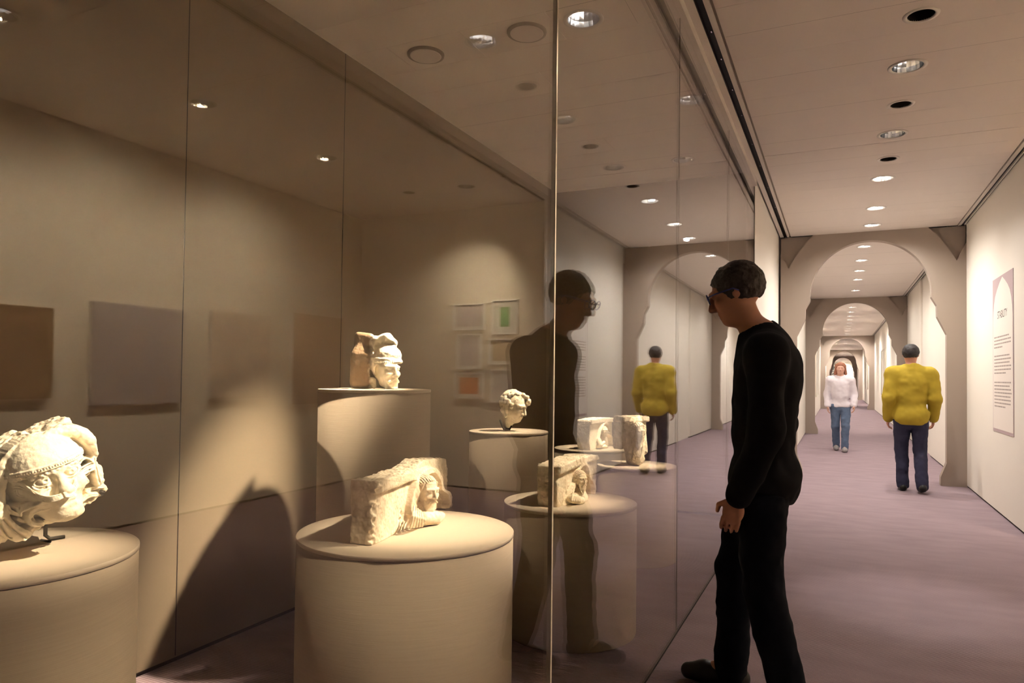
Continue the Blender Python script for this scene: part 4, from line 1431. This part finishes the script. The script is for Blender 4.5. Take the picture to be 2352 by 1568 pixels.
def sculpt_curly():
    x, y, r, h = PED['p3']
    p0 = px(1060 + 560 / 5.227, 860 + 668 / 5.227, (x, y, h), Vector((x, y, 0)).normalized()); p0.z = h
    mt, _ = view_frame(p0)
    _, c = crop_mapper(p0, (-p0.x, -p0.y), 1060, 860, 5.227)
    S = abs(c(600, 400)[0] - c(500, 400)[0]) / 100
    P = lambda a, b, w=0.0: (*c(a, b), w * S)
    v = Vol((c(420, 0)[0], 0.0, -220 * S), (c(850, 0)[0], c(0, 150)[1], 220 * S), 0.0022)
    fd = Vector((0.80, -0.34, 0.50))
    head3d(v, P(640, 385, 0), 345 * S, fd, (0.25, 1, 0.1), ears=False)
    v.cone(P(575, 440, -10), P(565, 615, 0), 90 * S, 42 * S, 0.03)               # neck stump
    rng = random.Random(8)
    for i in range(230):                                                          # curls over crown, nape and temples
        th, ph = rng.uniform(-0.45, 1.55), rng.uniform(0, 2 * math.pi)
        q = Vector((math.cos(th) * math.cos(ph), math.sin(th), math.cos(th) * math.sin(ph)))
        if q.dot(fd.normalized()) > 0.52 and q.y < 0.72: continue
        v.ell(P(612 + 142 * q.x, 335 - 138 * q.y, 142 * q.z), (21 * S, 19 * S, 21 * S), 0.004)
    for a, b in ((640, 205), (690, 235), (740, 248), (785, 275), (805, 315), (800, 340)):
        for j in range(3):
            v.ell(P(a, b + rng.uniform(-6, 10), -40 + 45 * j), (30 * S, 26 * S, 30 * S), 0.006)
    v.cone(P(490, 420, 60), P(525, 500, 80), 24 * S, 14 * S, 0.01)
    v.noise(0.016, 0.0022, 81); v.noise(0.006, 0.0014, 82)
    e = empty('stone_curly_head', (x, y, h), 0, 'small stone head with curly hair looking down, on a steel prong', 'sculpture', 'carved stones on the pedestals')
    o = v.mesh('carved_stone', M['stone'], None, mt)
    o.parent = e
    o.matrix_parent_inverse = Matrix.Translation((-x, -y, -h))
    bm = bmesh.new()
    q = lambda a, b, w=0.0: mt @ Vector(P(a, b, w))
    f = q(520, 668, 40); f.z = h + 0.0145
    add_tube(bm, [q(462, 540, 50), q(490, 600, 60), f], [0.006, 0.011, 0.013], 10)
    f2 = q(575, 668, 20); f2.z = h + 0.0145
    add_tube(bm, [q(600, 610, 30), f2, f], [0.006, 0.010, 0.010], 10)
    b = mesh_obj('prong', bm, M['iron'], e, True)
    b.matrix_parent_inverse = Matrix.Translation((-x, -y, -h))


sculpt_curly()


def sculpt_capital():
    x, y, r, h = PED['p5']
    p0 = px(1150 + 1590 / 5.226, 920 + 755 / 5.226, (x, y, h), Vector((x, y, 0)).normalized()); p0.z = h
    mt, _ = view_frame(p0)
    _, c = crop_mapper(p0, (-p0.x, -p0.y), 1150, 920, 5.226)
    S = abs(c(1600, 500)[0] - c(1500, 500)[0]) / 100
    P = lambda a, b, w=0.0: (*c(a, b), w * S)
    v = Vol((c(1310, 0)[0], 0.0, -260 * S), (c(1800, 0)[0], c(0, 150)[1], 260 * S), 0.0022)
    rt = Matrix.Rotation(math.radians(28), 3, 'Y')
    # abacus slab
    v.bx(P(1570, 215, -40), (175 * S, 32 * S, 150 * S), 0.006, rot=rt, rr=0.012)
    # bell tapering to the foot
    for i in range(8):
        t = i / 7
        wd = 140 - 38 * t ** 2
        v.bx(P(1590 + 20 * t, 280 + 430 * t, -30), (wd * S, 60 * S, (wd - 42) * S), 0.015, rot=rt, rr=0.03)
    v.bx(P(1420, 400, -120), (70 * S, 190 * S, 60 * S), 0.02, rr=0.02)
    # seated figure on the front
    head3d(v, P(1660, 352, 170), 200 * S, (0.5, -0.2, 0.85), (0, 1, 0), hair=11, beard=7, seed=9)
    v.cone(P(1640, 490, 100), P(1650, 680, 100), 84 * S, 74 * S, 0.02)
    v.cone(P(1570, 440, 60), P(1545, 590, 90), 36 * S, 40 * S, 0.014)
    v.cone(P(1545, 590, 90), P(1640, 600, 140), 34 * S, 24 * S, 0.012)
    v.cone(P(1720, 400, 40), P(1735, 600, 60), 28 * S, 34 * S, 0.014)
    v.cone(P(1700, 380, 60), P(1690, 480, 90), 22 * S, 24 * S, 0.01)
    v.cone(P(1500, 330, 80), P(1590, 250, 100), 16 * S, 22 * S, 0.01)
    v.cone(P(1520, 390, 90), P(1580, 420, 100), 20 * S, 22 * S, 0.01)
    for i in range(6):
        v.cone(P(1580 + 24 * i, 520 + 14 * (i % 2), 172), P(1572 + 24 * i - 6 * (i % 3), 690 - 24 * (i % 2), 158), 7 * S, 5 * S, 0.006)
    v.cone(P(1600, 410, 150), P(1560, 560, 150), 8 * S, 8 * S, 0.005, 'cut')
    v.ell(P(1705, 450, 120), (26 * S, 44 * S, 40 * S), 0.008, 'cut')
    v.ell(P(1480, 640, 100), (40 * S, 130 * S, 120 * S), 0.02, 'cut')
    v.noise(0.022, 0.004, 91); v.noise(0.009, 0.002, 92)
    yv = v.ax[1][None, :, None]
    v.d = smax(v.d, (0.0005 - yv) + 0 * v.d, 0.003).astype(np.float32)
    e = empty('stone_capital', (x, y, h), 0, 'tapering stone capital carved with a seated figure', 'sculpture', 'carved stones on the pedestals')
    o = v.mesh('carved_stone', M['stone2'], None, mt)
    zs = np.empty(len(o.data.vertices) * 3, np.float32); o.data.vertices.foreach_get('co', zs)
    o.location.z += -float(zs.reshape(-1, 3)[:, 1].min()) + 0.0002
    o.parent = e
    o.matrix_parent_inverse = Matrix.Translation((-x, -y, -h))


sculpt_capital()

# ------------------------------------------------------------------ wall text panel
def text_panel():
    e = empty('text_panel', (XR, 8.05, 0), 0, 'tall mauve and cream text panel reading STABILITY on the right wall', 'sign')
    off = Matrix.Translation((-XR, -8.05, 0))
    def put(name, bm, mat, parent=e):
        o = mesh_obj(name, bm, mat, parent)
        if parent is e: o.matrix_parent_inverse = off
        return o
    y0, y1, z0, z1 = 7.585, 8.50, 0.803, 2.325
    bm = bmesh.new()
    add_box(bm, XR - 0.004, XR - 0.0002, y0, y1, z0, z1)
    put('backing', bm, M['mauve'])
    # pointed arch field
    yc, hw = (y0 + y1) / 2, (y1 - y0) / 2 - 0.018
    pts = [(yc - hw, z0 + 0.03), (yc + hw, z0 + 0.03)]
    og = [(0.0, 2.307), (0.12, 2.262), (0.24, 2.205), (0.33, 2.145), (0.385, 2.075), (0.42, 1.995), (hw, 1.90)]
    pts += [(yc + d, z) for d, z in og[::-1]] + [(yc - d, z) for d, z in og[1:]]
    bm = bmesh.new()
    add_prism(bm, pts, lambda a, b: (XR - 0.0052, a, b), (0.0011, 0, 0))
    field = put('arch_field', bm, M['cream'])
    # title
    cu = bpy.data.curves.new('title', 'FONT')
    cu.body = 'STABILITY'
    cu.size = 0.1
    cu.extrude = 0.0
    to = bpy.data.objects.new('title_text', cu)
    COL.objects.link(to)
    dg = bpy.context.evaluated_depsgraph_get()
    me = bpy.data.meshes.new_from_object(to.evaluated_get(dg))
    bpy.data.objects.remove(to)
    co = np.empty(len(me.vertices) * 3, np.float32); me.vertices.foreach_get('co', co); co = co.reshape(-1, 3)
    lo, hi = co.min(0), co.max(0)
    u = (co[:, 0] - lo[0]) / (hi[0] - lo[0]); w = (co[:, 1] - lo[1]) / (hi[1] - lo[1])
    new = np.stack([np.full(len(u), XR - 0.0056), 8.262 - u * 0.44, 1.915 + w * 0.072], 1)
    me.vertices.foreach_set('co', new.astype(np.float32).ravel()); me.update()
    me.materials.clear(); me.materials.append(M['ink'])
    o = bpy.data.objects.new('title', me); link(o, field)
    # body text, too small to read in the photograph: word-length strokes
    rng = random.Random(2)
    bm = bmesh.new()
    z = 1.742
    for para, n in enumerate((4, 6, 8)):
        for i in range(n):
            y = 8.425
            end = 7.665 if i < n - 1 else rng.uniform(7.85, 8.1)
            if i < n - 1: end += rng.uniform(0, 0.10)
            while y > end:
                wl = min(rng.uniform(0.025, 0.085), y - end + 0.02)
                add_box(bm, XR - 0.0056, XR - 0.0053, y - wl, y, z - 0.013, z)
                y -= wl + 0.010
            z -= 0.0335
        z -= 0.052 if para == 0 else 0.058
    o = put('body_text', bm, M['inkgrey'], field)
    o.matrix_parent_inverse = Matrix.Identity(4)
    o['kind'] = 'stuff'


text_panel()


# ------------------------------------------------------------------ pictures in the side room (seen as reflections) and far bays
def paint(name, a, b, scale, seed=0.0, thr=(0.42, 0.58)):
    mt, N, L_ = new_mat(name)
    p = N['Principled BSDF']; p.inputs['Roughness'].default_value = 0.85
    tc = N.new('ShaderNodeTexCoord'); nz = N.new('ShaderNodeTexNoise')
    mp = N.new('ShaderNodeMapping'); mp.inputs['Location'].default_value = (seed, seed * 2, 0)
    nz.inputs['Scale'].default_value = scale; nz.inputs['Detail'].default_value = 5
    L_.new(tc.outputs['Object'], mp.inputs['Vector']); L_.new(mp.outputs['Vector'], nz.inputs['Vector'])
    cr = N.new('ShaderNodeValToRGB')
    cr.color_ramp.elements[0].position = thr[0]; cr.color_ramp.elements[0].color = (*a, 1)
    cr.color_ramp.elements[1].position = thr[1]; cr.color_ramp.elements[1].color = (*b, 1)
    L_.new(nz.outputs['Fac'], cr.inputs['Fac']); L_.new(cr.outputs['Color'], p.inputs['Base Color'])
    return mt


canv = [(2.45, 3.28, 1.09, 1.765, paint('brown_canvas', (0.19, 0.11, 0.06), (0.24, 0.14, 0.08), 2), 'plain brown canvas at the left edge of the reflection'),
        (3.58, 4.43, 1.025, 1.855, paint('blue_grey_canvas', (0.40, 0.37, 0.42), (0.46, 0.43, 0.47), 2, 3), 'large blue grey canvas, reflected left of the glass joint'),
        (4.745, 5.485, 1.045, 1.885, paint('pale_canvas', (0.66, 0.56, 0.50), (0.74, 0.64, 0.55), 5, 5), 'pale canvas with faint pink marks, third reflected picture'),
        (5.83, 6.66, 0.96, 1.955, paint('pink_canvas', (0.52, 0.39, 0.32), (0.56, 0.43, 0.35), 2, 8), 'faint pinkish canvas, last on the reflected side wall')]
for a, b, z0, z1, mt, lab in canv:
    e = empty('canvas_painting', (X_ROOM, (a + b) / 2, z0), 0, lab, 'painting', 'canvases on the side room wall')
    o = box('painted_front', (X_ROOM - 0.052, X_ROOM - 0.046, a, b, z0, z1), mt)
    q = box('stretcher', (X_ROOM - 0.046, X_ROOM - 0.0005, a + 0.002, b - 0.002, z0 + 0.002, z1 - 0.002), M['mount'])
    for w in (o, q):
        w.parent = e; w.matrix_parent_inverse = Matrix.Translation((-X_ROOM, -(a + b) / 2, -z0))
fr = [(2.16, 2.57, 1.82, 2.125, (0.62, 0.58, 0.60), 0.03, 'wide white frame with lilac sheet, top row away from corner'),
      (1.745, 2.065, 1.765, 2.155, (0.20, 0.42, 0.20), 0.085, 'white frame with green print and wide mount'),
      (2.195, 2.515, 1.37, 1.775, (0.60, 0.57, 0.60), 0.03, 'upright white frame with pale sheet, middle row'),
      (1.705, 2.10, 1.425, 1.715, (0.60, 0.50, 0.36), 0.03, 'wide white frame with sand coloured sheet'),
      (2.165, 2.54, 1.03, 1.33, (0.78, 0.33, 0.16), 0.05, 'white frame with orange print, bottom row'),
      (1.75, 2.07, 0.995, 1.37, (0.66, 0.64, 0.64), 0.03, 'upright white frame with grey sheet, bottom row')]
for a, b, z0, z1, colr, mw, lab in fr:
    yF = Y_FRAMES
    e = empty('picture_frame', ((a + b) / 2, yF, z0), 0, lab, 'picture', 'small framed sheets on the side room end wall')
    inv = Matrix.Translation((-(a + b) / 2, -yF, -z0))
    t = 0.016
    bm = bmesh.new()
    for q in ((a, a + t, z0, z1), (b - t, b, z0, z1), (a + t, b - t, z0, z0 + t), (a + t, b - t, z1 - t, z1)):
        add_box(bm, q[0], q[1], yF - 0.034, yF - 0.0005, q[2], q[3])
    ob = [mesh_obj('frame', bm, M['frame'])]
    ob.append(box('mount_card', (a + t, b - t, yF - 0.018, yF - 0.014, z0 + t, z1 - t), M['mount']))
    ob.append(box('print', (a + t + mw, b - t - mw, yF - 0.0195, yF - 0.0181, z0 + t + mw * 0.8, z1 - t - mw * 0.8), solid('print_colour', colr, 0.85, var=0.08, scale=14)))
    for o in ob:
        o.parent = e; o.matrix_parent_inverse = inv


def side_frame(x, y0, y1, z0, z1, lab, mat):
    s = -1 if x > 0 else 1
    e = empty('wall_picture', (x, (y0 + y1) / 2, z0), 0, lab, 'picture', 'framed pictures in the far bays')
    inv = Matrix.Translation((-x, -(y0 + y1) / 2, -z0))
    bm = bmesh.new()
    for q in ((y0, y0 + 0.03, z0, z1), (y1 - 0.03, y1, z0, z1), (y0 + 0.03, y1 - 0.03, z0, z0 + 0.03), (y0 + 0.03, y1 - 0.03, z1 - 0.03, z1)):
        xa, xb = sorted((x + s * 0.0005, x + s * 0.04))
        add_box(bm, xa, xb, q[0], q[1], q[2], q[3])
    o1 = mesh_obj('frame', bm, M['alu'])
    xa, xb = sorted((x + s * 0.0005, x + s * 0.02))
    o2 = box('print', (xa, xb, y0 + 0.03, y1 - 0.03, z0 + 0.03, z1 - 0.03), mat)
    for o in (o1, o2):
        o.parent = e; o.matrix_parent_inverse = inv


pale = paint('pale_print', (0.66, 0.62, 0.55), (0.74, 0.70, 0.62), 3)
side_frame(XR, 26.2, 28.2, 0.75, 2.35, 'tall thin framed picture on the right wall beyond the second arch', pale)
side_frame(XR, 41.0, 44.0, 0.8, 2.3, 'framed picture on the right wall beyond the third arch', pale)
side_frame(XL, 21.5, 23.5, 0.7, 2.4, 'framed picture on the left wall just beyond the second arch', pale)
side_frame(XL, 26.0, 28.5, 0.7, 2.4, 'second framed picture on the left wall beyond the second arch', pale)
e = empty('patterned_artwork', (-0.1, Y_FAR, 0.9), 0, 'dark speckled artwork on the far end wall behind the white top', 'painting')
for nm, b_, mt in (('canvas', (-0.62, 0.42, Y_FAR - 0.05, Y_FAR - 0.02, 1.0, 3.0), paint('speckle', (0.02, 0.018, 0.016), (0.30, 0.26, 0.22), 9, 2, (0.45, 0.6))),
                   ('batten', (-0.6, 0.40, Y_FAR - 0.02, Y_FAR - 0.001, 1.05, 2.95), M['mount'])):
    o = box(nm, b_, mt)
    o.parent = e; o.matrix_parent_inverse = Matrix.Translation((0.1, -Y_FAR, -0.9))


# ------------------------------------------------------------------ people
SK = solid('skin', (0.52, 0.25, 0.17), 0.55, var=0.08, scale=20)
BLACK = solid('black_knit', (0.010, 0.010, 0.012), 0.9, var=0.2, scale=40, spec=0.1)
NAVY = solid('near_black_trousers', (0.008, 0.010, 0.016), 0.85, var=0.2, scale=30, spec=0.1)
HAIRG = solid('dark_grey_hair', (0.055, 0.045, 0.042), 0.6, var=0.4, scale=90, bump=0.6, bscale=120)
SHOE = solid('black_shoe', (0.012, 0.011, 0.010), 0.4)
BLUEF = solid('blue_spectacle_frame', (0.06, 0.07, 0.30), 0.3)


def person(name, label, loc, rz, H, vs, J, mats, hairstyle, loose=0.0, glasses=False, hem=0.72):
    """J: joints in a frame facing +y (x = the person's right), metres; one body mesh, clothes, hair and shoes as children"""
    e = empty(name, (loc[0], loc[1], 0), rz, label, 'person')
    V_ = {k: Vector(v) for k, v in J.items()}
    allp = np.array([tuple(v) for v in V_.values()])
    lo, hi = allp.min(0) - 0.16, allp.max(0) + 0.16
    lo[2] = -0.01; hi[2] = V_['head'].z + 0.18
    s = H / 1.78
    hf = Vector(J['face']).normalized()
    hup = Vector((0, 0, 1))

    def torso(v, g=0.0, k=0.05):
        ch = (V_['sh_l'] + V_['sh_r']) / 2
        pel = (V_['hip_l'] + V_['hip_r']) / 2
        wl, wr = V_['sh_l'], V_['sh_r']
        v.ell(ch + Vector((0, -0.005, -0.10)), (0.165 * s + g, 0.115 * s + g, 0.20 * s), k)
        v.ell((ch * 0.45 + pel * 0.55) + Vector((0, 0.0, 0)), (0.145 * s + g, 0.108 * s + g, 0.20 * s), k)
        v.ell(pel + Vector((0, -0.015, 0.0)), (0.165 * s + g, 0.120 * s + g, 0.13 * s + g), k)
        nk = V_['neck'] + Vector((0, -0.012, -0.035))
        for w_ in (wl, wr):
            v.cone(nk, w_, 0.052 * s + g * 0.6, 0.058 * s + g, k)
        v.cone(ch + Vector((0, 0, -0.02)), V_['neck'], 0.085 * s + g * 0.5, 0.055 * s + g * 0.4, k)

    def arm(v, sd, g=0.0, k=0.03, stop=1.0):
        a, b, c_ = V_['sh_' + sd], V_['el_' + sd], V_['wr_' + sd]
        v.cone(a, b, 0.055 * s + g, 0.043 * s + g, k)
        v.cone(b, b + (c_ - b) * stop, 0.043 * s + g, (0.028 + 0.008 * (1 - stop)) * s + g, k)

    def leg(v, sd, g=0.0, k=0.03, stop=1.0):
        a, b, c_ = V_['hip_' + sd], V_['kn_' + sd], V_['an_' + sd]
        v.cone(a, b, 0.088 * s + g, 0.056 * s + g, k)
        v.cone(b, b + (c_ - b) * stop, 0.056 * s + g, 0.040 * s + g, k)

    def hand(v, sd):
        w = V_['wr_' + sd]; d = (w - V_['el_' + sd]).normalized()
        d = (d + Vector((0, 0, -0.5))).normalized()
        sidev = Vector((1 if sd == 'r' else -1, 0, 0))       # outwards
        fw = Vector((0, 1, 0)); fw = (fw - d * fw.dot(d)).normalized()
        pal = w + d * 0.055 * s
        v.ell(pal, (0.018 * s, 0.040 * s, 0.050 * s), 0.012, rot=Matrix((d.cross(fw), fw, d)).transposed())
        inn = -sidev
        for i, (o, ln_) in enumerate(((0.029, 0.072), (0.010, 0.082), (-0.010, 0.076), (-0.028, 0.060))):
            p = w + d * 0.088 * s + fw * o * s
            m_ = p + (d * 0.8 + inn * 0.35).normalized() * ln_ * 0.5 * s
            t_ = m_ + (d * 0.5 + inn * 0.8).normalized() * ln_ * 0.5 * s
            v.cone(p, m_, 0.0092 * s, 0.0085 * s, 0.003); v.cone(m_, t_, 0.0085 * s, 0.007 * s, 0.002)
        p = w + d * 0.025 * s + fw * 0.030 * s
        m_ = p + (d * 0.6 + fw * 0.7 + inn * 0.3).normalized() * 0.038 * s
        v.cone(p, m_, 0.012 * s, 0.010 * s, 0.006); v.cone(m_, m_ + (d + inn * 0.4).normalized() * 0.03 * s, 0.010 * s, 0.008 * s, 0.003)

    hs = 0.232 * s
    # body
    v = Vol(lo, hi, vs)
    torso(v); [arm(v, q) or leg(v, q) for q in 'lr']
    v.cone(V_['neck'] - Vector((0, 0, 0.03)), V_['head'] - hf * 0.02 - Vector((0, 0, 0.05)), 0.056 * s, 0.052 * s, 0.02)
    head3d(v, V_['head'], hs, hf, hup)
    for q in 'lr':
        hand(v, q)
        v.cone(V_['an_' + q], V_['an_' + q] + Vector((0, 0.12, -0.05)), 0.035 * s, 0.028 * s, 0.02)
    v.mesh('body', mats['skin'], e)
    # top
    v = Vol(lo, hi, vs)
    g = 0.014 + loose
    torso(v, g); [arm(v, q, g, 0.03, 0.97) for q in 'lr']
    Z = v.ax[2][None, None, :]
    v.d = smax(v.d, (hem - Z) + 0 * v.d, 0.01).astype(np.float32)
    v.cone(V_['neck'] + Vector((0, 0.006, 0.0)), V_['head'], 0.062 * s, 0.12 * s, 0.006, 'cut')
    v.noise(0.10, 0.008, 5); v.noise(0.04, 0.004, 6)
    v.mesh('top', mats['top'], e)
    # trousers
    v = Vol(lo, hi, vs)
    for q in 'lr':
        a, b, c_ = V_['hip_' + q], V_['kn_' + q], V_['an_' + q]
        v.cone(a, b, 0.102 * s, 0.075 * s, 0.02); v.cone(b, c_ + Vector((0, 0, -0.025)), 0.075 * s, 0.066 * s, 0.02)
    pel = (V_['hip_l'] + V_['hip_r']) / 2
    v.ell(pel + Vector((0, -0.012, 0.0)), (0.172 * s, 0.128 * s, 0.15 * s), 0.03)
    v.noise(0.08, 0.008, 15); v.noise(0.03, 0.004, 16)
    Z = v.ax[2][None, None, :]
    v.d = smax(v.d, (Z - (hem + 0.06)) + 0 * v.d, 0.01).astype(np.float32)
    v.d = smax(v.d, (0.03 - Z) + 0 * v.d, 0.005).astype(np.float32)
    v.mesh('trousers', mats['trousers'], e)
    # shoes
    for q in 'lr':
        a = V_['an_' + q]
        tilt = max(a.z - 0.085, 0)
        heel = a + Vector((0, -0.035, -0.05)); toe = Vector((a.x, a.y + 0.175, 0.036 + tilt * 0.2)); ball = Vector((a.x, a.y + 0.11, 0.042 + tilt * 0.4))
        v = Vol(np.minimum(np.array(heel), np.array(toe)) - 0.09, np.maximum(np.array(heel), np.array(toe)) + 0.12, max(vs * 0.8, 0.004))
        v.cone(heel, ball, 0.038, 0.044, 0.02); v.cone(ball, toe, 0.044, 0.034, 0.02); v.cone(heel, a + Vector((0, 0, 0.0)), 0.038, 0.040, 0.02)
        if tilt < 0.02:
            Z = v.ax[2][None, None, :]
            v.d = smax(v.d, (0.001 - Z) + 0 * v.d, 0.004).astype(np.float32)
        v.mesh('shoe', mats['shoe'], e)
    # hair
    v = Vol(np.array(V_['head']) - 0.26, np.array(V_['head']) + 0.22, vs * 0.8)
    f = hf; up = (hup - f * hup.dot(f)).normalized(); xr = up.cross(f)
    Rm = Matrix((xr, up, f)).transposed()
    Q = lambda x, y, z: V_['head'] + (Rm @ Vector((x, y, z))) * hs
    v.ell(Q(0, 0.15, -0.10), [0.405 * hs, 0.425 * hs, 0.47 * hs], 0.01, rot=Rm)
    v.ell(Q(0, -0.22, 0.42), [0.42 * hs, 0.50 * hs, 0.50 * hs], 0.015, 'cut', rot=Rm)
    v.ell(Q(0, -0.55, 0.0), [0.60 * hs, 0.42 * hs, 0.60 * hs], 0.02, 'cut', rot=Rm)
    if hairstyle == 'long':
        for q in (-1, 1):
            v.cone(Q(q * 0.30, 0.25, -0.08), Q(q * 0.40, -0.45, -0.05), 0.14 * hs, 0.12 * hs, 0.02)
        v.cone(Q(0, 0.1, -0.35), Q(0, -0.5, -0.35), 0.28 * hs, 0.26 * hs, 0.02, flat=0.6, flat_axis=1)
    v.noise(0.02, 0.004, 25); v.noise(0.008, 0.0025, 26)
    v.mesh('hair', mats['hair'], e)
    if glasses:
        ge = None
        bm = bmesh.new()
        for q in (-1, 1):
            ring = [Q(q * 0.16 + 0.125 * math.cos(t), 0.07 + 0.085 * math.sin(t), 0.455 - 0.05 * abs(q * 0.16 + 0.125 * math.cos(t))) for t in np.linspace(0, 2 * math.pi, 21)]
            add_tube(bm, ring, 0.0028, 8)
            add_tube(bm, [Q(q * 0.285, 0.09, 0.44), Q(q * 0.37, 0.09, 0.30), Q(q * 0.385, 0.07, -0.02), Q(q * 0.375, 0.0, -0.10)], 0.003, 8)
        add_tube(bm, [Q(-0.04, 0.085, 0.46), Q(0, 0.105, 0.475), Q(0.04, 0.085, 0.46)], 0.0028, 8)
        gl_ = mesh_obj('glasses', bm, BLUEF, e, True)
        for q in (-1, 1):
            bm = bmesh.new()
            bm.faces.new([bm.verts.new(Q(q * 0.16 + 0.12 * math.cos(t), 0.07 + 0.08 * math.sin(t), 0.455 - 0.05 * abs(q * 0.16 + 0.12 * math.cos(t)))) for t in np.linspace(0, 2 * math.pi, 20, endpoint=False)])
            mesh_obj('lens', bm, M['glass'], gl_)
    return e


man = dict(head=(0.0, 0.085, 1.645), face=(0.0, 0.94, -0.36), neck=(0, -0.01, 1.485), sh_l=(-0.185, -0.045, 1.40), sh_r=(0.185, -0.03, 1.40),
           el_l=(-0.235, -0.05, 1.10), wr_l=(-0.215, 0.055, 0.845), el_r=(0.24, -0.09, 1.10), wr_r=(0.22, 0.03, 0.85),
           hip_l=(-0.09, -0.02, 0.90), hip_r=(0.09, -0.01, 0.90), kn_l=(-0.10, -0.03, 0.49), an_l=(-0.10, -0.13, 0.095),
           kn_r=(0.10, 0.09, 0.50), an_r=(0.10, 0.105, 0.090))
person('person', 'person in black sweater and trousers, head bowed, beside the glass', (-0.30, 3.0), math.radians(92), 1.80, 0.0052, man,
       dict(skin=SK, top=BLACK, trousers=NAVY, shoe=SHOE, hair=HAIRG), 'short', 0.004, True, 0.80)
wom = dict(head=(0.0, 0.02, 1.50), face=(0.0, 0.99, -0.08), neck=(0, 0.0, 1.36), sh_l=(-0.165, 0, 1.285), sh_r=(0.165, 0, 1.285),
           el_l=(-0.22, -0.03, 1.03), wr_l=(-0.22, 0.08, 0.83), el_r=(0.22, -0.03, 1.03), wr_r=(0.21, 0.04, 0.81),
           hip_l=(-0.085, 0, 0.82), hip_r=(0.085, 0, 0.82), kn_l=(-0.08, 0.09, 0.46), an_l=(-0.07, 0.12, 0.085),
           kn_r=(0.08, 0.0, 0.45), an_r=(0.07, -0.16, 0.10))
person('person', 'person with reddish hair in white top and blue jeans walking towards the camera', (0.04, 14.1), math.radians(180), 1.62, 0.009, wom,
       dict(skin=solid('skin_fair', (0.62, 0.36, 0.27), 0.6), top=solid('white_top', (0.70, 0.64, 0.68), 0.9, var=0.06), trousers=solid('blue_jeans', (0.10, 0.14, 0.22), 0.9, var=0.2, scale=20),
            shoe=solid('grey_shoe', (0.30, 0.28, 0.28), 0.6), hair=solid('reddish_hair', (0.30, 0.12, 0.07), 0.6, var=0.3, scale=60)), 'long', 0.012, False, 0.80)
yel = dict(head=(0.0, 0.03, 1.60), face=(0.1, 0.99, -0.10), neck=(0, 0.0, 1.455), sh_l=(-0.19, 0, 1.375), sh_r=(0.19, 0, 1.375),
           el_l=(-0.235, -0.06, 1.09), wr_l=(-0.235, 0.06, 0.85), el_r=(0.24, -0.02, 1.09), wr_r=(0.24, 0.10, 0.86),
           hip_l=(-0.09, 0, 0.88), hip_r=(0.09, 0, 0.88), kn_l=(-0.09, 0.08, 0.49), an_l=(-0.085, 0.02, 0.09),
           kn_r=(0.09, 0.02, 0.48), an_r=(0.09, -0.20, 0.12))
person('person', 'person in mustard yellow jacket and dark trousers walking away along the right wall', (0.78, 9.45), math.radians(2), 1.73, 0.008, yel,
       dict(skin=SK, top=solid('mustard_jacket', (0.40, 0.285, 0.025), 0.85, var=0.15, scale=12), trousers=solid('dark_navy_trousers', (0.03, 0.03, 0.06), 0.9, var=0.2, scale=20),
            shoe=SHOE, hair=solid('dark_hair', (0.03, 0.025, 0.025), 0.6, var=0.3, scale=60)), 'short', 0.017, False, 0.78)
